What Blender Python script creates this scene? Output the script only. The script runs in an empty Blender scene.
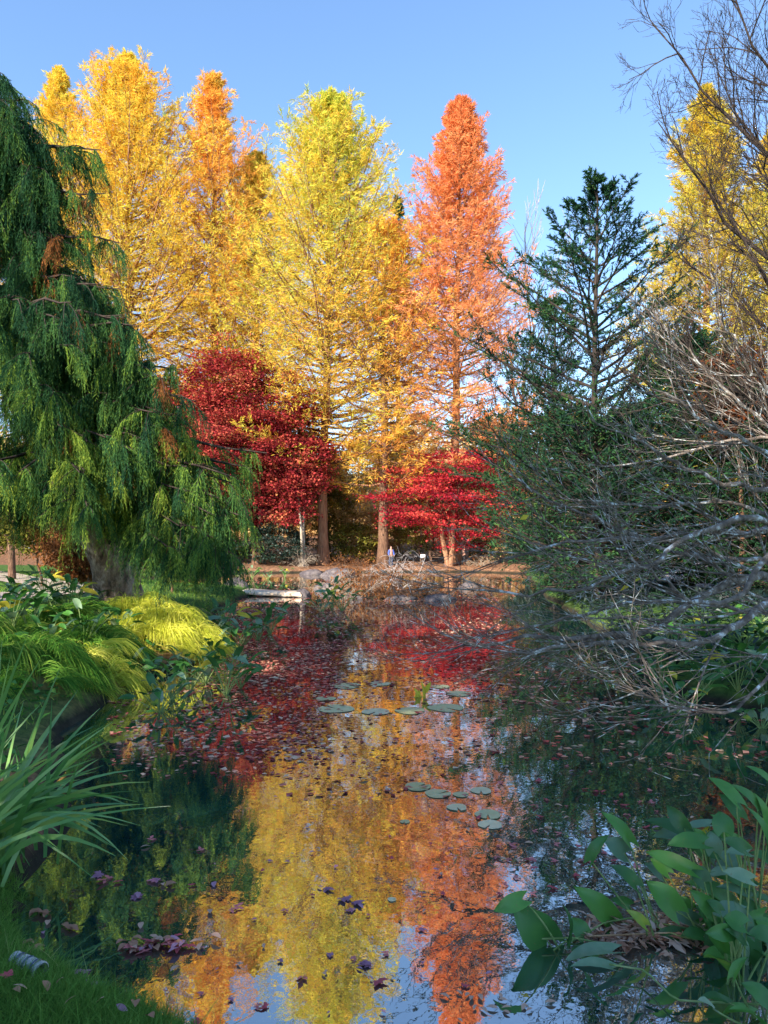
import bpy, math, random
import numpy as np
from mathutils import Vector

random.seed(7)
R = np.random.default_rng(7)
D = bpy.data
SC = bpy.context.scene
COL = SC.collection
CAMH, FOC, HY = 2.1, 740.0, 540.0          # eye height over the pond, focal length in px, horizon row


def W(px, py, d):
    """world point seen at pixel (px,py) at depth d"""
    return np.array([(px - 384) / FOC * d, d, CAMH - (py - HY) / FOC * d])


def on_water(px, py):
    d = CAMH * FOC / (py - HY)
    return np.array([(px - 384) / FOC * d, d, 0.0])


# ------------------------------------------------------------------ scene graph helpers
def tag(o, label=None, cat=None, group=None, kind=None):
    if label: o['label'] = label
    if cat: o['category'] = cat
    if group: o['group'] = group
    if kind: o['kind'] = kind
    return o


def empty(name, loc=(0, 0, 0), rz=0.0):
    o = D.objects.new(name, None)
    COL.objects.link(o)
    o.location = [float(a) for a in loc]
    o.rotation_euler = (0, 0, rz)
    o.empty_display_size = 0.1
    return o


def copy_tree(o, parent=None):
    c = o.copy()
    COL.objects.link(c)
    c.parent = parent
    for ch in [k for k in D.objects if k.parent is o]:
        copy_tree(ch, c)
    return c


class MB:
    """collects quads; per-face floats rnd and clump and a material slot"""
    def __init__(s):
        s.v, s.f, s.r, s.c, s.m, s.n = [], [], [], [], [], 0

    def add(s, v, f, r=None, c=None, m=0):
        v = np.asarray(v, float).reshape(-1, 3)
        f = np.asarray(f, int).reshape(-1, 4)
        k = len(f)
        s.v.append(v); s.f.append(f + s.n); s.n += len(v)
        s.r.append(np.full(k, 0.5) if r is None else np.broadcast_to(r, (k,)).astype(float))
        s.c.append(np.full(k, 0.5) if c is None else np.broadcast_to(c, (k,)).astype(float))
        s.m.append(np.full(k, m, int))

    def build(s, name, mats, parent=None, smooth=False, origin=None):
        me = D.meshes.new(name)
        if s.v:
            v = np.concatenate(s.v); f = np.concatenate(s.f)
            if origin is not None: v = v - np.asarray(origin, float)
            me.vertices.add(len(v)); me.vertices.foreach_set('co', v.ravel())
            me.loops.add(f.size); me.loops.foreach_set('vertex_index', f.ravel().astype(np.int32))
            me.polygons.add(len(f))
            me.polygons.foreach_set('loop_start', (np.arange(len(f)) * 4).astype(np.int32))
            me.polygons.foreach_set('loop_total', np.full(len(f), 4, np.int32))
            me.polygons.foreach_set('material_index', np.concatenate(s.m).astype(np.int32))
            me.update(calc_edges=True)
            for nm, arr in (('rnd', s.r), ('clump', s.c)):
                a = me.attributes.new(nm, 'FLOAT', 'FACE')
                a.data.foreach_set('value', np.concatenate(arr))
            if smooth: me.polygons.foreach_set('use_smooth', np.ones(len(f), bool))
        for m in (mats if isinstance(mats, (list, tuple)) else [mats]):
            me.materials.append(m)
        o = D.objects.new(name, me)
        COL.objects.link(o)
        o.parent = parent
        if origin is not None and parent is None: o.location = [float(a) for a in origin]
        return o


def unit(a):
    a = np.asarray(a, float)
    return a / np.maximum(np.linalg.norm(a, axis=-1, keepdims=True), 1e-9)


def tube(mb, pts, rad, k=6, r=0.5, c=0.5, m=0, cap=False, lumpy=0.0):
    pts = np.asarray(pts, float); n = len(pts)
    rad = np.broadcast_to(rad, (n,)).astype(float)
    t = unit(np.gradient(pts, axis=0))
    ref = np.array([0, 0, 1.0]) if abs(t[:, 2]).mean() < 0.8 else np.array([1.0, 0, 0])
    a = unit(np.cross(t, ref)); b = np.cross(t, a)
    th = np.arange(k) * 2 * math.pi / k
    rr = rad[:, None, None] * np.ones((n, k, 1))
    if lumpy: rr = rr * (1 + lumpy * R.normal(size=(n, k, 1)))
    ring = pts[:, None, :] + rr * (np.cos(th)[None, :, None] * a[:, None, :] + np.sin(th)[None, :, None] * b[:, None, :])
    i = np.arange(n - 1)[:, None] * k; j = np.arange(k)[None, :]; j2 = (j + 1) % k
    f = np.stack([i + j, i + j2, i + k + j2, i + k + j], -1).reshape(-1, 4)
    mb.add(ring.reshape(-1, 3), f, r, c, m)
    if cap:
        for q, s in ((0, -1), (n - 1, 1)):
            cpt = pts[q] + s * t[q] * 0.001
            base = q * k
            vv = np.concatenate([ring[q], cpt[None]])
            ff = [[jj, (jj + 1) % k, k, k] for jj in range(0)]
            if k % 2 == 0:
                ff = [[k, jj, (jj + 1) % k, (jj + 2) % k] for jj in range(0, k, 2)]
            mb.add(vv, ff, r, c, m)


def tris_tubes(mb, P, rad0, rad1, r=0.5, c=0.5, m=0):
    """many thin 3-sided tubes at once. P: (N,K,3) paths"""
    P = np.asarray(P, float); N, K, _ = P.shape
    if N == 0: return
    t = unit(np.gradient(P, axis=1))
    ref = np.where(np.abs(t[..., 2:3]) > 0.85, np.array([1.0, 0, 0]), np.array([0, 0, 1.0]))
    a = unit(np.cross(t, ref)); b = np.cross(t, a)
    s = np.linspace(0, 1, K)[None, :, None]
    rad = np.reshape(rad0, (-1, 1, 1)) * (1 - s) + np.reshape(rad1, (-1, 1, 1)) * s
    rings = np.stack([P + rad * (math.cos(q) * a + math.sin(q) * b) for q in (0, 2.094, 4.189)], 2)
    base = (np.arange(N) * K * 3)[:, None, None]; i = (np.arange(K - 1) * 3)[None, :, None]; j = np.arange(3)[None, None, :]
    j2 = (j + 1) % 3
    f = np.stack([base + i + j, base + i + j2, base + i + 3 + j2, base + i + 3 + j], -1).reshape(-1, 4)
    rr = np.repeat(np.broadcast_to(r, (N,)), (K - 1) * 3); cc = np.repeat(np.broadcast_to(c, (N,)), (K - 1) * 3)
    mb.add(rings.reshape(-1, 3), f, rr, cc, m)


def leaves(mb, c, d, up, L, Wd, fold=0.25, r=None, cl=None, m=0, mid=0.45):
    """rhombic leaf per row: base c, along d, side from up"""
    c = np.asarray(c, float); N = len(c)
    if N == 0: return
    d = unit(d); s = unit(np.cross(d, up)); u = np.cross(s, d)
    L = np.broadcast_to(L, (N,))[:, None]; Wd = np.broadcast_to(Wd, (N,))[:, None]
    md = c + d * L * mid
    v = np.stack([c, md + s * Wd / 2 + u * Wd * fold, c + d * L, md - s * Wd / 2 + u * Wd * fold], 1)
    f = (np.arange(N) * 4)[:, None] + np.arange(4)[None]
    mb.add(v.reshape(-1, 3), f, R.random(N) if r is None else r, cl, m)


def ribbons(mb, P, w0, side=None, r=None, c=None, m=0, taper=True, wprof=None):
    """flat blades along paths P (N,K,3)"""
    P = np.asarray(P, float); N, K, _ = P.shape
    if N == 0: return
    t = unit(np.gradient(P, axis=1))
    if side is None:
        side = np.stack([R.normal(size=N), R.normal(size=N), R.normal(size=N) * 0.3], -1)
    s = unit(np.cross(t, np.broadcast_to(np.asarray(side)[:, None, :], P.shape)))
    prof = np.linspace(1, 0.08, K) if wprof is None else np.asarray(wprof)
    w = np.reshape(np.broadcast_to(w0, (N,)), (-1, 1, 1)) * prof[None, :, None] / 2
    v = np.stack([P - s * w, P + s * w], 2)
    base = (np.arange(N) * K * 2)[:, None]; i = (np.arange(K - 1) * 2)[None]
    f = np.stack([base + i, base + i + 1, base + i + 3, base + i + 2], -1).reshape(-1, 4)
    rr = R.random(N) if r is None else np.broadcast_to(r, (N,))
    cc = np.full(N, .5) if c is None else np.broadcast_to(c, (N,))
    mb.add(v.reshape(-1, 3), f, np.repeat(rr, K - 1), np.repeat(cc, K - 1), m)


# ------------------------------------------------------------------ materials
def new_mat(name):
    m = D.materials.new(name); m.use_nodes = True
    nt = m.node_tree; nt.nodes.clear()
    return m, nt, nt.nodes.new('ShaderNodeOutputMaterial')


def ramp(nt, cols, pos=None):
    n = nt.nodes.new('ShaderNodeValToRGB'); e = n.color_ramp.elements
    pos = pos or [i / (len(cols) - 1) for i in range(len(cols))]
    while len(e) < len(cols): e.new(0.5)
    for k, (p, c) in enumerate(zip(pos, cols)):
        e[k].position = p; e[k].color = (*c, 1)
    return n


def leaf_mat(name, cols, pos=None, trans=0.35, wc=0.6, gloss=0.0, rough=0.5, noise=0.0, nscale=1.0, veins=False):
    m, nt, out = new_mat(name); N = nt.nodes; Lk = nt.links
    a = N.new('ShaderNodeAttribute'); a.attribute_name = 'rnd'
    b = N.new('ShaderNodeAttribute'); b.attribute_name = 'clump'
    m1 = N.new('ShaderNodeMath'); m1.operation = 'MULTIPLY'; m1.inputs[1].default_value = 1 - wc
    m2 = N.new('ShaderNodeMath'); m2.operation = 'MULTIPLY_ADD'; m2.inputs[1].default_value = wc
    Lk.new(a.outputs['Fac'], m1.inputs[0]); Lk.new(b.outputs['Fac'], m2.inputs[0]); Lk.new(m1.outputs[0], m2.inputs[2])
    src = m2.outputs[0]
    if noise:
        tc = N.new('ShaderNodeTexCoord'); nz = N.new('ShaderNodeTexNoise'); nz.inputs['Scale'].default_value = nscale
        nz.inputs['Detail'].default_value = 3
        Lk.new(tc.outputs['Object'], nz.inputs['Vector'])
        m3 = N.new('ShaderNodeMath'); m3.operation = 'MULTIPLY_ADD'; m3.inputs[1].default_value = noise * 2
        m4 = N.new('ShaderNodeMath'); m4.operation = 'SUBTRACT'; m4.inputs[1].default_value = noise
        Lk.new(nz.outputs['Fac'], m3.inputs[0]); Lk.new(src, m3.inputs[2]); Lk.new(m3.outputs[0], m4.inputs[0]); src = m4.outputs[0]
    rp = ramp(nt, cols, pos); Lk.new(src, rp.inputs[0])
    df = N.new('ShaderNodeBsdfDiffuse'); tr = N.new('ShaderNodeBsdfTranslucent'); mx = N.new('ShaderNodeMixShader')
    Lk.new(rp.outputs[0], df.inputs[0]); Lk.new(rp.outputs[0], tr.inputs[0]); mx.inputs[0].default_value = trans
    Lk.new(df.outputs[0], mx.inputs[1]); Lk.new(tr.outputs[0], mx.inputs[2])
    if veins:
        tc2 = N.new('ShaderNodeTexCoord'); vz = N.new('ShaderNodeTexNoise'); vz.inputs['Scale'].default_value = 38; vz.inputs['Detail'].default_value = 6; vz.inputs['Roughness'].default_value = .7
        Lk.new(tc2.outputs['Object'], vz.inputs['Vector'])
        bl_ = ramp(nt, [(0, 0, 0), (1, 1, 1)], [.62, .70]); Lk.new(vz.outputs['Fac'], bl_.inputs[0])
        mc = N.new('ShaderNodeMixRGB'); mc.inputs[2].default_value = (.22, .15, .05, 1); Lk.new(bl_.outputs[0], mc.inputs[0]); Lk.new(rp.outputs[0], mc.inputs[1])
        Lk.new(mc.outputs[0], df.inputs[0]); Lk.new(mc.outputs[0], tr.inputs[0])
        bm = N.new('ShaderNodeBump'); bm.inputs['Strength'].default_value = .5; bm.inputs['Distance'].default_value = .004; Lk.new(vz.outputs['Fac'], bm.inputs['Height']); Lk.new(bm.outputs[0], df.inputs['Normal'])
    last = mx
    if gloss:
        g = N.new('ShaderNodeBsdfGlossy'); g.inputs['Roughness'].default_value = rough
        m5 = N.new('ShaderNodeMixShader'); m5.inputs[0].default_value = gloss
        Lk.new(mx.outputs[0], m5.inputs[1]); Lk.new(g.outputs[0], m5.inputs[2]); last = m5
    Lk.new(last.outputs[0], out.inputs[0])
    return m


def noise_mat(name, cols, pos=None, scale=3.0, detail=6, bump=0.3, stretch=(1, 1, 1), rough=0.85, bscale=None, dist=0.0, bdist=0.05):
    m, nt, out = new_mat(name); N = nt.nodes; Lk = nt.links
    tc = N.new('ShaderNodeTexCoord'); mp = N.new('ShaderNodeMapping'); mp.inputs['Scale'].default_value = stretch
    nz = N.new('ShaderNodeTexNoise'); nz.inputs['Scale'].default_value = scale; nz.inputs['Detail'].default_value = detail
    nz.inputs['Roughness'].default_value = 0.65; nz.inputs['Distortion'].default_value = dist
    Lk.new(tc.outputs['Object'], mp.inputs[0]); Lk.new(mp.outputs[0], nz.inputs['Vector'])
    rp = ramp(nt, cols, pos); Lk.new(nz.outputs['Fac'], rp.inputs[0])
    p = N.new('ShaderNodeBsdfPrincipled'); p.inputs['Roughness'].default_value = rough
    p.inputs['Specular IOR Level'].default_value = 0.25
    Lk.new(rp.outputs[0], p.inputs['Base Color'])
    n2 = N.new('ShaderNodeTexNoise'); n2.inputs['Scale'].default_value = bscale or scale * 3; n2.inputs['Detail'].default_value = 5
    Lk.new(mp.outputs[0], n2.inputs['Vector'])
    b = N.new('ShaderNodeBump'); b.inputs['Strength'].default_value = bump; b.inputs['Distance'].default_value = bdist
    Lk.new(n2.outputs['Fac'], b.inputs['Height']); Lk.new(b.outputs[0], p.inputs['Normal'])
    Lk.new(p.outputs[0], out.inputs[0])
    return m


M = {}
Y = leaf_mat
M['gold'] = Y('gold_needles', [(.80, .32, .04), (.90, .52, .06), (.92, .66, .08), (.86, .72, .10), (.66, .68, .12)], [0, .25, .5, .75, 1], .45, .55, noise=.45, nscale=.32)
M['goldgreen'] = Y('yellow_green_needles', [(.86, .36, .06), (.90, .58, .08), (.84, .70, .09), (.62, .66, .10), (.38, .50, .09)], [0, .25, .5, .75, 1], .45, .5, noise=.45, nscale=.32)
M['goldorange'] = Y('orange_gold_needles', [(.82, .30, .06), (.92, .44, .08), (.94, .58, .10), (.90, .68, .12), (.72, .66, .14)], [0, .3, .55, .8, 1], .45, .5, noise=.45, nscale=.32)
M['orange'] = Y('orange_needles', [(.70, .22, .08), (.88, .33, .12), (.94, .43, .17), (.96, .58, .28)], None, .45, .55, noise=.45, nscale=.32)
M['limegold'] = Y('lime_gold_needles', [(.66, .40, .06), (.78, .55, .07), (.70, .62, .09), (.45, .46, .08)], None, .45, .55, noise=.45, nscale=.32)
M['crimson'] = Y('crimson_maple_leaves', [(.08, .010, .018), (.23, .022, .030), (.44, .055, .05), (.64, .15, .09), (.52, .24, .08)], [0, .3, .6, .85, 1], .3, .55, noise=.45, nscale=.5)
M['scarlet'] = Y('scarlet_maple_leaves', [(.14, .01, .03), (.36, .02, .04), (.62, .05, .055), (.78, .14, .08)], None, .35, .55, noise=.4, nscale=.5)
M['darkfir'] = Y('dark_conifer_needles', [(.008, .022, .02), (.016, .048, .028), (.035, .095, .035), (.10, .17, .04)], None, .15, .6)  # low albedo stands in for shade on the right-bank conifer
M['weep'] = Y('weeping_needles', [(.12, .10, .04), (.016, .050, .032), (.032, .095, .040), (.07, .16, .045), (.20, .31, .045), (.42, .48, .07)], [0, .10, .32, .55, .78, 1], .3, .7, noise=.2, nscale=.8)  # ramp paints the light in: shaded dark green up to sunlit yellow-green
M['brownneedle'] = Y('rusty_needles', [(.14, .05, .02), (.26, .10, .035), (.38, .17, .06)], None, .3, .5)
M['shrub'] = Y('glossy_shrub_leaves', [(.008, .02, .014), (.015, .04, .025), (.03, .065, .03)], None, .1, .5, gloss=.06)
M['olive'] = Y('olive_shrub_leaves', [(.08, .08, .02), (.16, .16, .03), (.30, .26, .04)], None, .3, .5)
M['tan'] = Y('tan_dry_leaves', [(.34, .19, .08), (.58, .36, .14), (.76, .54, .22), (.80, .64, .3)], None, .4, .6)
M['rustbush'] = Y('rust_bush_leaves', [(.10, .03, .015), (.2, .06, .02), (.30, .10, .03)], None, .3, .6)
M['grass_sun'] = Y('yellow_grass_blades', [(.40, .24, .10), (.42, .50, .05), (.70, .70, .08), (.88, .82, .2)], [0, .12, .5, 1], .35, .35)
M['grass_green'] = Y('green_grass_blades', [(.30, .20, .09), (.03, .11, .02), (.08, .22, .03), (.20, .36, .05), (.50, .52, .10)], [0, .08, .35, .7, 1], .3, .35)
M['lawn'] = Y('lawn_blades', [(.07, .16, .025), (.13, .27, .045), (.22, .38, .08), (.55, .45, .2)], [0, .4, .93, 1], .3, .2)
M['iris'] = Y('iris_blades', [(.06, .18, .04), (.11, .28, .06), (.22, .40, .09), (.6, .46, .1)], [0, .4, .88, 1], .3, .2, gloss=.06, rough=.4)
M['arrow'] = Y('arrow_leaf_blades', [(.025, .09, .02), (.055, .18, .03), (.12, .32, .04), (.40, .46, .06)], [0, .4, .85, 1], .25, .75, gloss=.045, rough=.42, noise=.25, nscale=9, veins=True)
M['yellowleaf'] = Y('yellow_leaf', [(.6, .5, .05), (.75, .6, .08)], None, .3, .5)
M['paleleaf'] = Y('pale_grey_green_leaf', [(.09, .19, .09), (.17, .28, .14), (.34, .40, .24)], None, .2, .4, gloss=.06, noise=.3, nscale=16, veins=True)
M['floatleaf'] = Y('fallen_red_leaves', [(.20, .04, .04), (.43, .10, .08), (.64, .24, .16), (.72, .40, .25), (.72, .55, .36)], [0, .3, .6, .85, 1], .1, .0)
M['floatpurple'] = Y('fallen_purple_leaf', [(.22, .08, .13), (.38, .18, .24), (.5, .28, .34)], None, .1, .0)
M['floatbrown'] = Y('fallen_brown_leaf', [(.30, .12, .07), (.52, .28, .17), (.66, .45, .34)], None, .1, .0)
M['floatred'] = Y('fallen_red_leaf', [(.34, .04, .06), (.55, .12, .13), (.66, .25, .22)], None, .1, .0)
M['pad'] = Y('lily_pad_green', [(.40, .44, .20), (.62, .60, .32), (.74, .66, .42)], None, .1, .5, gloss=.12, rough=.3, noise=.3, nscale=12)
M['bark'] = noise_mat('brown_bark', [(.05, .028, .018), (.16, .085, .05), (.30, .17, .10)], [.3, .5, .7], 3, bump=.8, stretch=(6, 6, 1))
M['barkgold'] = noise_mat('red_bark', [(.16, .07, .04), (.34, .17, .09), (.48, .28, .16)], [.3, .5, .7], 2.5, bump=.8, stretch=(6, 6, .7))  # redder and paler than the brown bark
M['barkdark'] = noise_mat('dark_bark', [(.02, .014, .012), (.05, .035, .028), (.09, .065, .05)], [.3, .5, .7], 4, bump=.6, stretch=(4, 4, 1))
M['barkpale'] = noise_mat('pale_twig_bark', [(.22, .17, .12), (.40, .32, .23), (.55, .46, .36)], [.3, .5, .7], 2, bump=.3)
M['barkwhite'] = noise_mat('white_birch_bark', [(.26, .2, .18), (.42, .37, .34), (.58, .53, .5)], [.3, .5, .7], 2, bump=.3)
M['lichen'] = noise_mat('lichen_spotted_bark', [(.05, .035, .027), (.14, .105, .08), (.27, .215, .17), (.60, .60, .56), (.78, .80, .78)], [.28, .44, .56, .62, .8], 9, bump=.5, bdist=.01)
M['grannybark'] = noise_mat('gnarled_old_bark', [(.09, .055, .04), (.34, .22, .15), (.62, .46, .34)], [.32, .5, .68], 3.2, bump=1, stretch=(2.4, 2.4, 1), bdist=.12)
M['rock'] = noise_mat('grey_rock', [(.05, .04, .045), (.12, .10, .10), (.26, .21, .18)], [.3, .5, .72], 2.2, bump=.6, bdist=.1)
M['slab'] = noise_mat('pale_stone_slab', [(.30, .20, .13), (.62, .48, .34), (.80, .68, .52)], [.3, .5, .7], 2.5, bump=.5, stretch=(1, 2.5, 4))
M['path'] = noise_mat('sandy_path', [(.26, .19, .15), (.38, .30, .24), (.48, .40, .33)], [.3, .5, .7], 2, bump=.2)
M['pathgrey'] = noise_mat('grey_path', [(.16, .14, .15), (.27, .24, .26), (.36, .32, .34)], [.3, .5, .7], 2, bump=.2)
M['stem'] = noise_mat('pale_green_stem', [(.10, .17, .05), (.22, .30, .09), (.36, .38, .16)], [.3, .5, .7], 8, bump=.1)
M['drystem'] = noise_mat('dry_tan_stem', [(.22, .10, .05), (.42, .24, .12), (.58, .40, .24)], [.3, .5, .7], 12, bump=.2)


def flat(name, col, rough=.7, metal=0):
    m, nt, out = new_mat(name)
    p = nt.nodes.new('ShaderNodeBsdfPrincipled'); nz = nt.nodes.new('ShaderNodeTexNoise'); nz.inputs['Scale'].default_value = 25
    rp = ramp(nt, [tuple(c * .75 for c in col), tuple(min(1, c * 1.15) for c in col)], [.35, .65])
    nt.links.new(nz.outputs['Fac'], rp.inputs[0]); nt.links.new(rp.outputs[0], p.inputs['Base Color'])
    p.inputs['Roughness'].default_value = rough; p.inputs['Metallic'].default_value = metal
    nt.links.new(p.outputs[0], out.inputs[0]); return m


M['blue'] = flat('blue_cloth', (.06, .11, .42)); M['black'] = flat('black_cloth', (.015, .015, .02)); M['skin'] = flat('skin', (.5, .28, .2))
M['white'] = flat('white_paint', (.75, .75, .72)); M['hair'] = flat('brown_hair', (.06, .03, .02)); M['wood'] = flat('weathered_wood', (.13, .07, .04))
M['jeans'] = flat('dark_denim', (.03, .045, .09)); M['plastic'] = flat('white_plastic', (.46, .44, .40), .6); M['plasticdark'] = flat('grey_blue_plastic', (.08, .1, .16), .4)


def ground_mat():
    m, nt, out = new_mat('leaf_strewn_ground'); N = nt.nodes; Lk = nt.links
    geo = N.new('ShaderNodeNewGeometry'); sep = N.new('ShaderNodeSeparateXYZ'); Lk.new(geo.outputs['Position'], sep.inputs[0])
    nz = N.new('ShaderNodeTexNoise'); nz.inputs['Scale'].default_value = 5; nz.inputs['Detail'].default_value = 10; nz.inputs['Roughness'].default_value = .75
    nb = N.new('ShaderNodeTexNoise'); nb.inputs['Scale'].default_value = .35; nb.inputs['Detail'].default_value = 4
    for q in (nz, nb): Lk.new(geo.outputs['Position'], q.inputs['Vector'])
    litter = ramp(nt, [(.05, .028, .018), (.16, .085, .05), (.33, .17, .09), (.52, .32, .17)], [.3, .47, .58, .72]); Lk.new(nz.outputs['Fac'], litter.inputs[0])
    grass = ramp(nt, [(.02, .045, .012), (.06, .12, .025), (.14, .20, .04)], [.3, .5, .7]); Lk.new(nz.outputs['Fac'], grass.inputs[0])
    mud = ramp(nt, [(.02, .018, .012), (.055, .045, .028)], [.35, .65]); Lk.new(nz.outputs['Fac'], mud.inputs[0])
    # grass where x < -5 or y < 3.6, broken by noise
    c1 = N.new('ShaderNodeMath'); c1.operation = 'MULTIPLY_ADD'; c1.inputs[1].default_value = .5; c1.inputs[2].default_value = -1.4; ab = N.new('ShaderNodeMath'); ab.operation = 'ABSOLUTE'; Lk.new(sep.outputs[0], ab.inputs[0]); Lk.new(ab.outputs[0], c1.inputs[0])
    c2 = N.new('ShaderNodeMath'); c2.operation = 'MULTIPLY_ADD'; c2.inputs[1].default_value = -1.0; c2.inputs[2].default_value = 4.3; Lk.new(sep.outputs[1], c2.inputs[0])
    mxx = N.new('ShaderNodeMath'); mxx.operation = 'MAXIMUM'; Lk.new(c1.outputs[0], mxx.inputs[0]); Lk.new(c2.outputs[0], mxx.inputs[1])
    ad = N.new('ShaderNodeMath'); ad.operation = 'MULTIPLY_ADD'; ad.inputs[1].default_value = 3; Lk.new(nb.outputs['Fac'], ad.inputs[0]); 
    sb = N.new('ShaderNodeMath'); sb.operation = 'SUBTRACT'; sb.inputs[1].default_value = 1.5; Lk.new(mxx.outputs[0], ad.inputs[2]); Lk.new(ad.outputs[0], sb.inputs[0]); sb.use_clamp = True
    far = N.new('ShaderNodeMath'); far.operation = 'LESS_THAN'; far.inputs[1].default_value = 44; Lk.new(sep.outputs[1], far.inputs[0])
    ml = N.new('ShaderNodeMath'); ml.operation = 'MULTIPLY'; Lk.new(sb.outputs[0], ml.inputs[0]); Lk.new(far.outputs[0], ml.inputs[1])
    mix = N.new('ShaderNodeMixRGB'); Lk.new(ml.outputs[0], mix.inputs[0]); Lk.new(litter.outputs[0], mix.inputs[1]); Lk.new(grass.outputs[0], mix.inputs[2])
    # mud close to the waterline
    wz = N.new('ShaderNodeMapRange'); wz.inputs['From Min'].default_value = .05; wz.inputs['From Max'].default_value = .15; Lk.new(sep.outputs[2], wz.inputs['Value'])
    mix2 = N.new('ShaderNodeMixRGB'); Lk.new(wz.outputs[0], mix2.inputs[0]); Lk.new(mud.outputs[0], mix2.inputs[1]); Lk.new(mix.outputs[0], mix2.inputs[2])
    p = N.new('ShaderNodeBsdfPrincipled'); p.inputs['Roughness'].default_value = .95; p.inputs['Specular IOR Level'].default_value = .1
    Lk.new(mix2.outputs[0], p.inputs['Base Color'])
    b = N.new('ShaderNodeBump'); b.inputs['Strength'].default_value = .6; b.inputs['Distance'].default_value = .06; Lk.new(nz.outputs['Fac'], b.inputs['Height']); Lk.new(b.outputs[0], p.inputs['Normal'])
    Lk.new(p.outputs[0], out.inputs[0]); return m


def water_mat():
    m, nt, out = new_mat('pond_water'); N = nt.nodes; Lk = nt.links
    geo = N.new('ShaderNodeNewGeometry'); mp = N.new('ShaderNodeMapping'); mp.inputs['Scale'].default_value = (1, .8, 1)
    Lk.new(geo.outputs['Position'], mp.inputs[0])
    n1 = N.new('ShaderNodeTexNoise'); n1.inputs['Scale'].default_value = 2.6; n1.inputs['Detail'].default_value = 3
    n2 = N.new('ShaderNodeTexNoise'); n2.inputs['Scale'].default_value = 17; n2.inputs['Detail'].default_value = 2
    for q in (n1, n2): Lk.new(mp.outputs[0], q.inputs['Vector'])
    ad = N.new('ShaderNodeMath'); ad.operation = 'MULTIPLY_ADD'; ad.inputs[1].default_value = .12
    Lk.new(n2.outputs['Fac'], ad.inputs[0]); Lk.new(n1.outputs['Fac'], ad.inputs[2])
    b = N.new('ShaderNodeBump'); b.inputs['Strength'].default_value = .12; b.inputs['Distance'].default_value = .02
    Lk.new(ad.outputs[0], b.inputs['Height'])
    df = N.new('ShaderNodeBsdfDiffuse'); df.inputs[0].default_value = (.006, .040, .036, 1)
    gl = N.new('ShaderNodeBsdfGlossy'); gl.inputs['Roughness'].default_value = .012; gl.inputs[0].default_value = (.96, .93, .90, 1)
    Lk.new(b.outputs[0], gl.inputs['Normal'])
    lw = N.new('ShaderNodeLayerWeight'); lw.inputs[0].default_value = .35; Lk.new(b.outputs[0], lw.inputs['Normal'])
    mr = N.new('ShaderNodeMapRange'); mr.inputs['From Min'].default_value = 0; mr.inputs['From Max'].default_value = .8
    mr.inputs['To Min'].default_value = .46; mr.inputs['To Max'].default_value = .92; Lk.new(lw.outputs['Fresnel'], mr.inputs['Value'])
    mx = N.new('ShaderNodeMixShader'); Lk.new(mr.outputs[0], mx.inputs[0]); Lk.new(df.outputs[0], mx.inputs[1]); Lk.new(gl.outputs[0], mx.inputs[2])
    Lk.new(mx.outputs[0], out.inputs[0]); return m


M['ground'] = ground_mat(); M['water'] = water_mat()

# ------------------------------------------------------------------ terrain and pond
POND = np.array([(-.10, 2.88), (-.75, 3.13), (-1.35, 3.34), (-1.85, 3.75), (-2.35, 5), (-2.9, 6.6), (-3.5, 8.2), (-3.75, 10), (-3.3, 12.3), (-3.4, 15), (-4.3, 19),
                 (-5.2, 24), (-5.0, 29), (-10, 33), (-13, 40), (-9, 47), (0, 48.3), (5.5, 48.8), (8.8, 46), (8, 40), (6.6, 32), (5.8, 25), (5.1, 18), (4.6, 14), (4.0, 11.5),
                 (3.9, 10.3), (4.5, 9), (5, 6.5), (4.6, 4), (3.5, 2.4), (2, 1.9), (.7, 2.2)])


def sdist(x, y):
    """signed distance to the pond outline, positive on land"""
    x = np.asarray(x, float); y = np.asarray(y, float)
    best = np.full(x.shape, 1e9); inside = np.zeros(x.shape, bool)
    n = len(POND)
    for i in range(n):
        ax, ay = POND[i]; bx, by = POND[(i + 1) % n]
        dx, dy = bx - ax, by - ay
        t = np.clip(((x - ax) * dx + (y - ay) * dy) / (dx * dx + dy * dy), 0, 1)
        best = np.minimum(best, np.hypot(x - ax - t * dx, y - ay - t * dy))
        c = ((ay > y) != (by > y)) & (x < (bx - ax) * (y - ay) / (by - ay + 1e-12) + ax)
        inside ^= c
    return np.where(inside, -best, best)


def wob(x, y, s, a):
    return a * (np.sin(x * s + 1.3 * np.sin(y * s * .7)) * np.cos(y * s * 1.1 + .8 * np.sin(x * s * .6)))


def hgt(x, y):
    x = np.asarray(x, float); y = np.asarray(y, float)
    s = sdist(x, y) + wob(x, y, 2.1, .10) + wob(x, y, .7, .12)
    ss = np.clip(s, 0, None)
    land = .06 + .20 * (1 - np.exp(-ss / .35)) + .35 * (1 - np.exp(-ss / 5)) + np.clip(y - 75, 0, 300) * .06 + np.clip(np.abs(x) - 25, 0, 300) * .05
    land = land + wob(x, y, 1.3, .03) * np.clip(ss, 0, 1) + wob(x, y, .33, .12) * np.clip(ss / 4, 0, 1)
    # low rocky islet right of the stone slab
    isl = np.maximum(0, 1 - ((x - .15) / 2.5) ** 2 - ((y - 27.5) / 2.0) ** 2)
    bed = -.06 - .5 * (1 - np.exp(s / .8))
    bed = np.maximum(bed, -.5 + 1.1 * np.sqrt(isl) * .6)
    return np.where(s > 0, land, np.minimum(bed, .16))


def gh(x, y):
    return float(hgt(np.array([x]), np.array([y]))[0])


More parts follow.
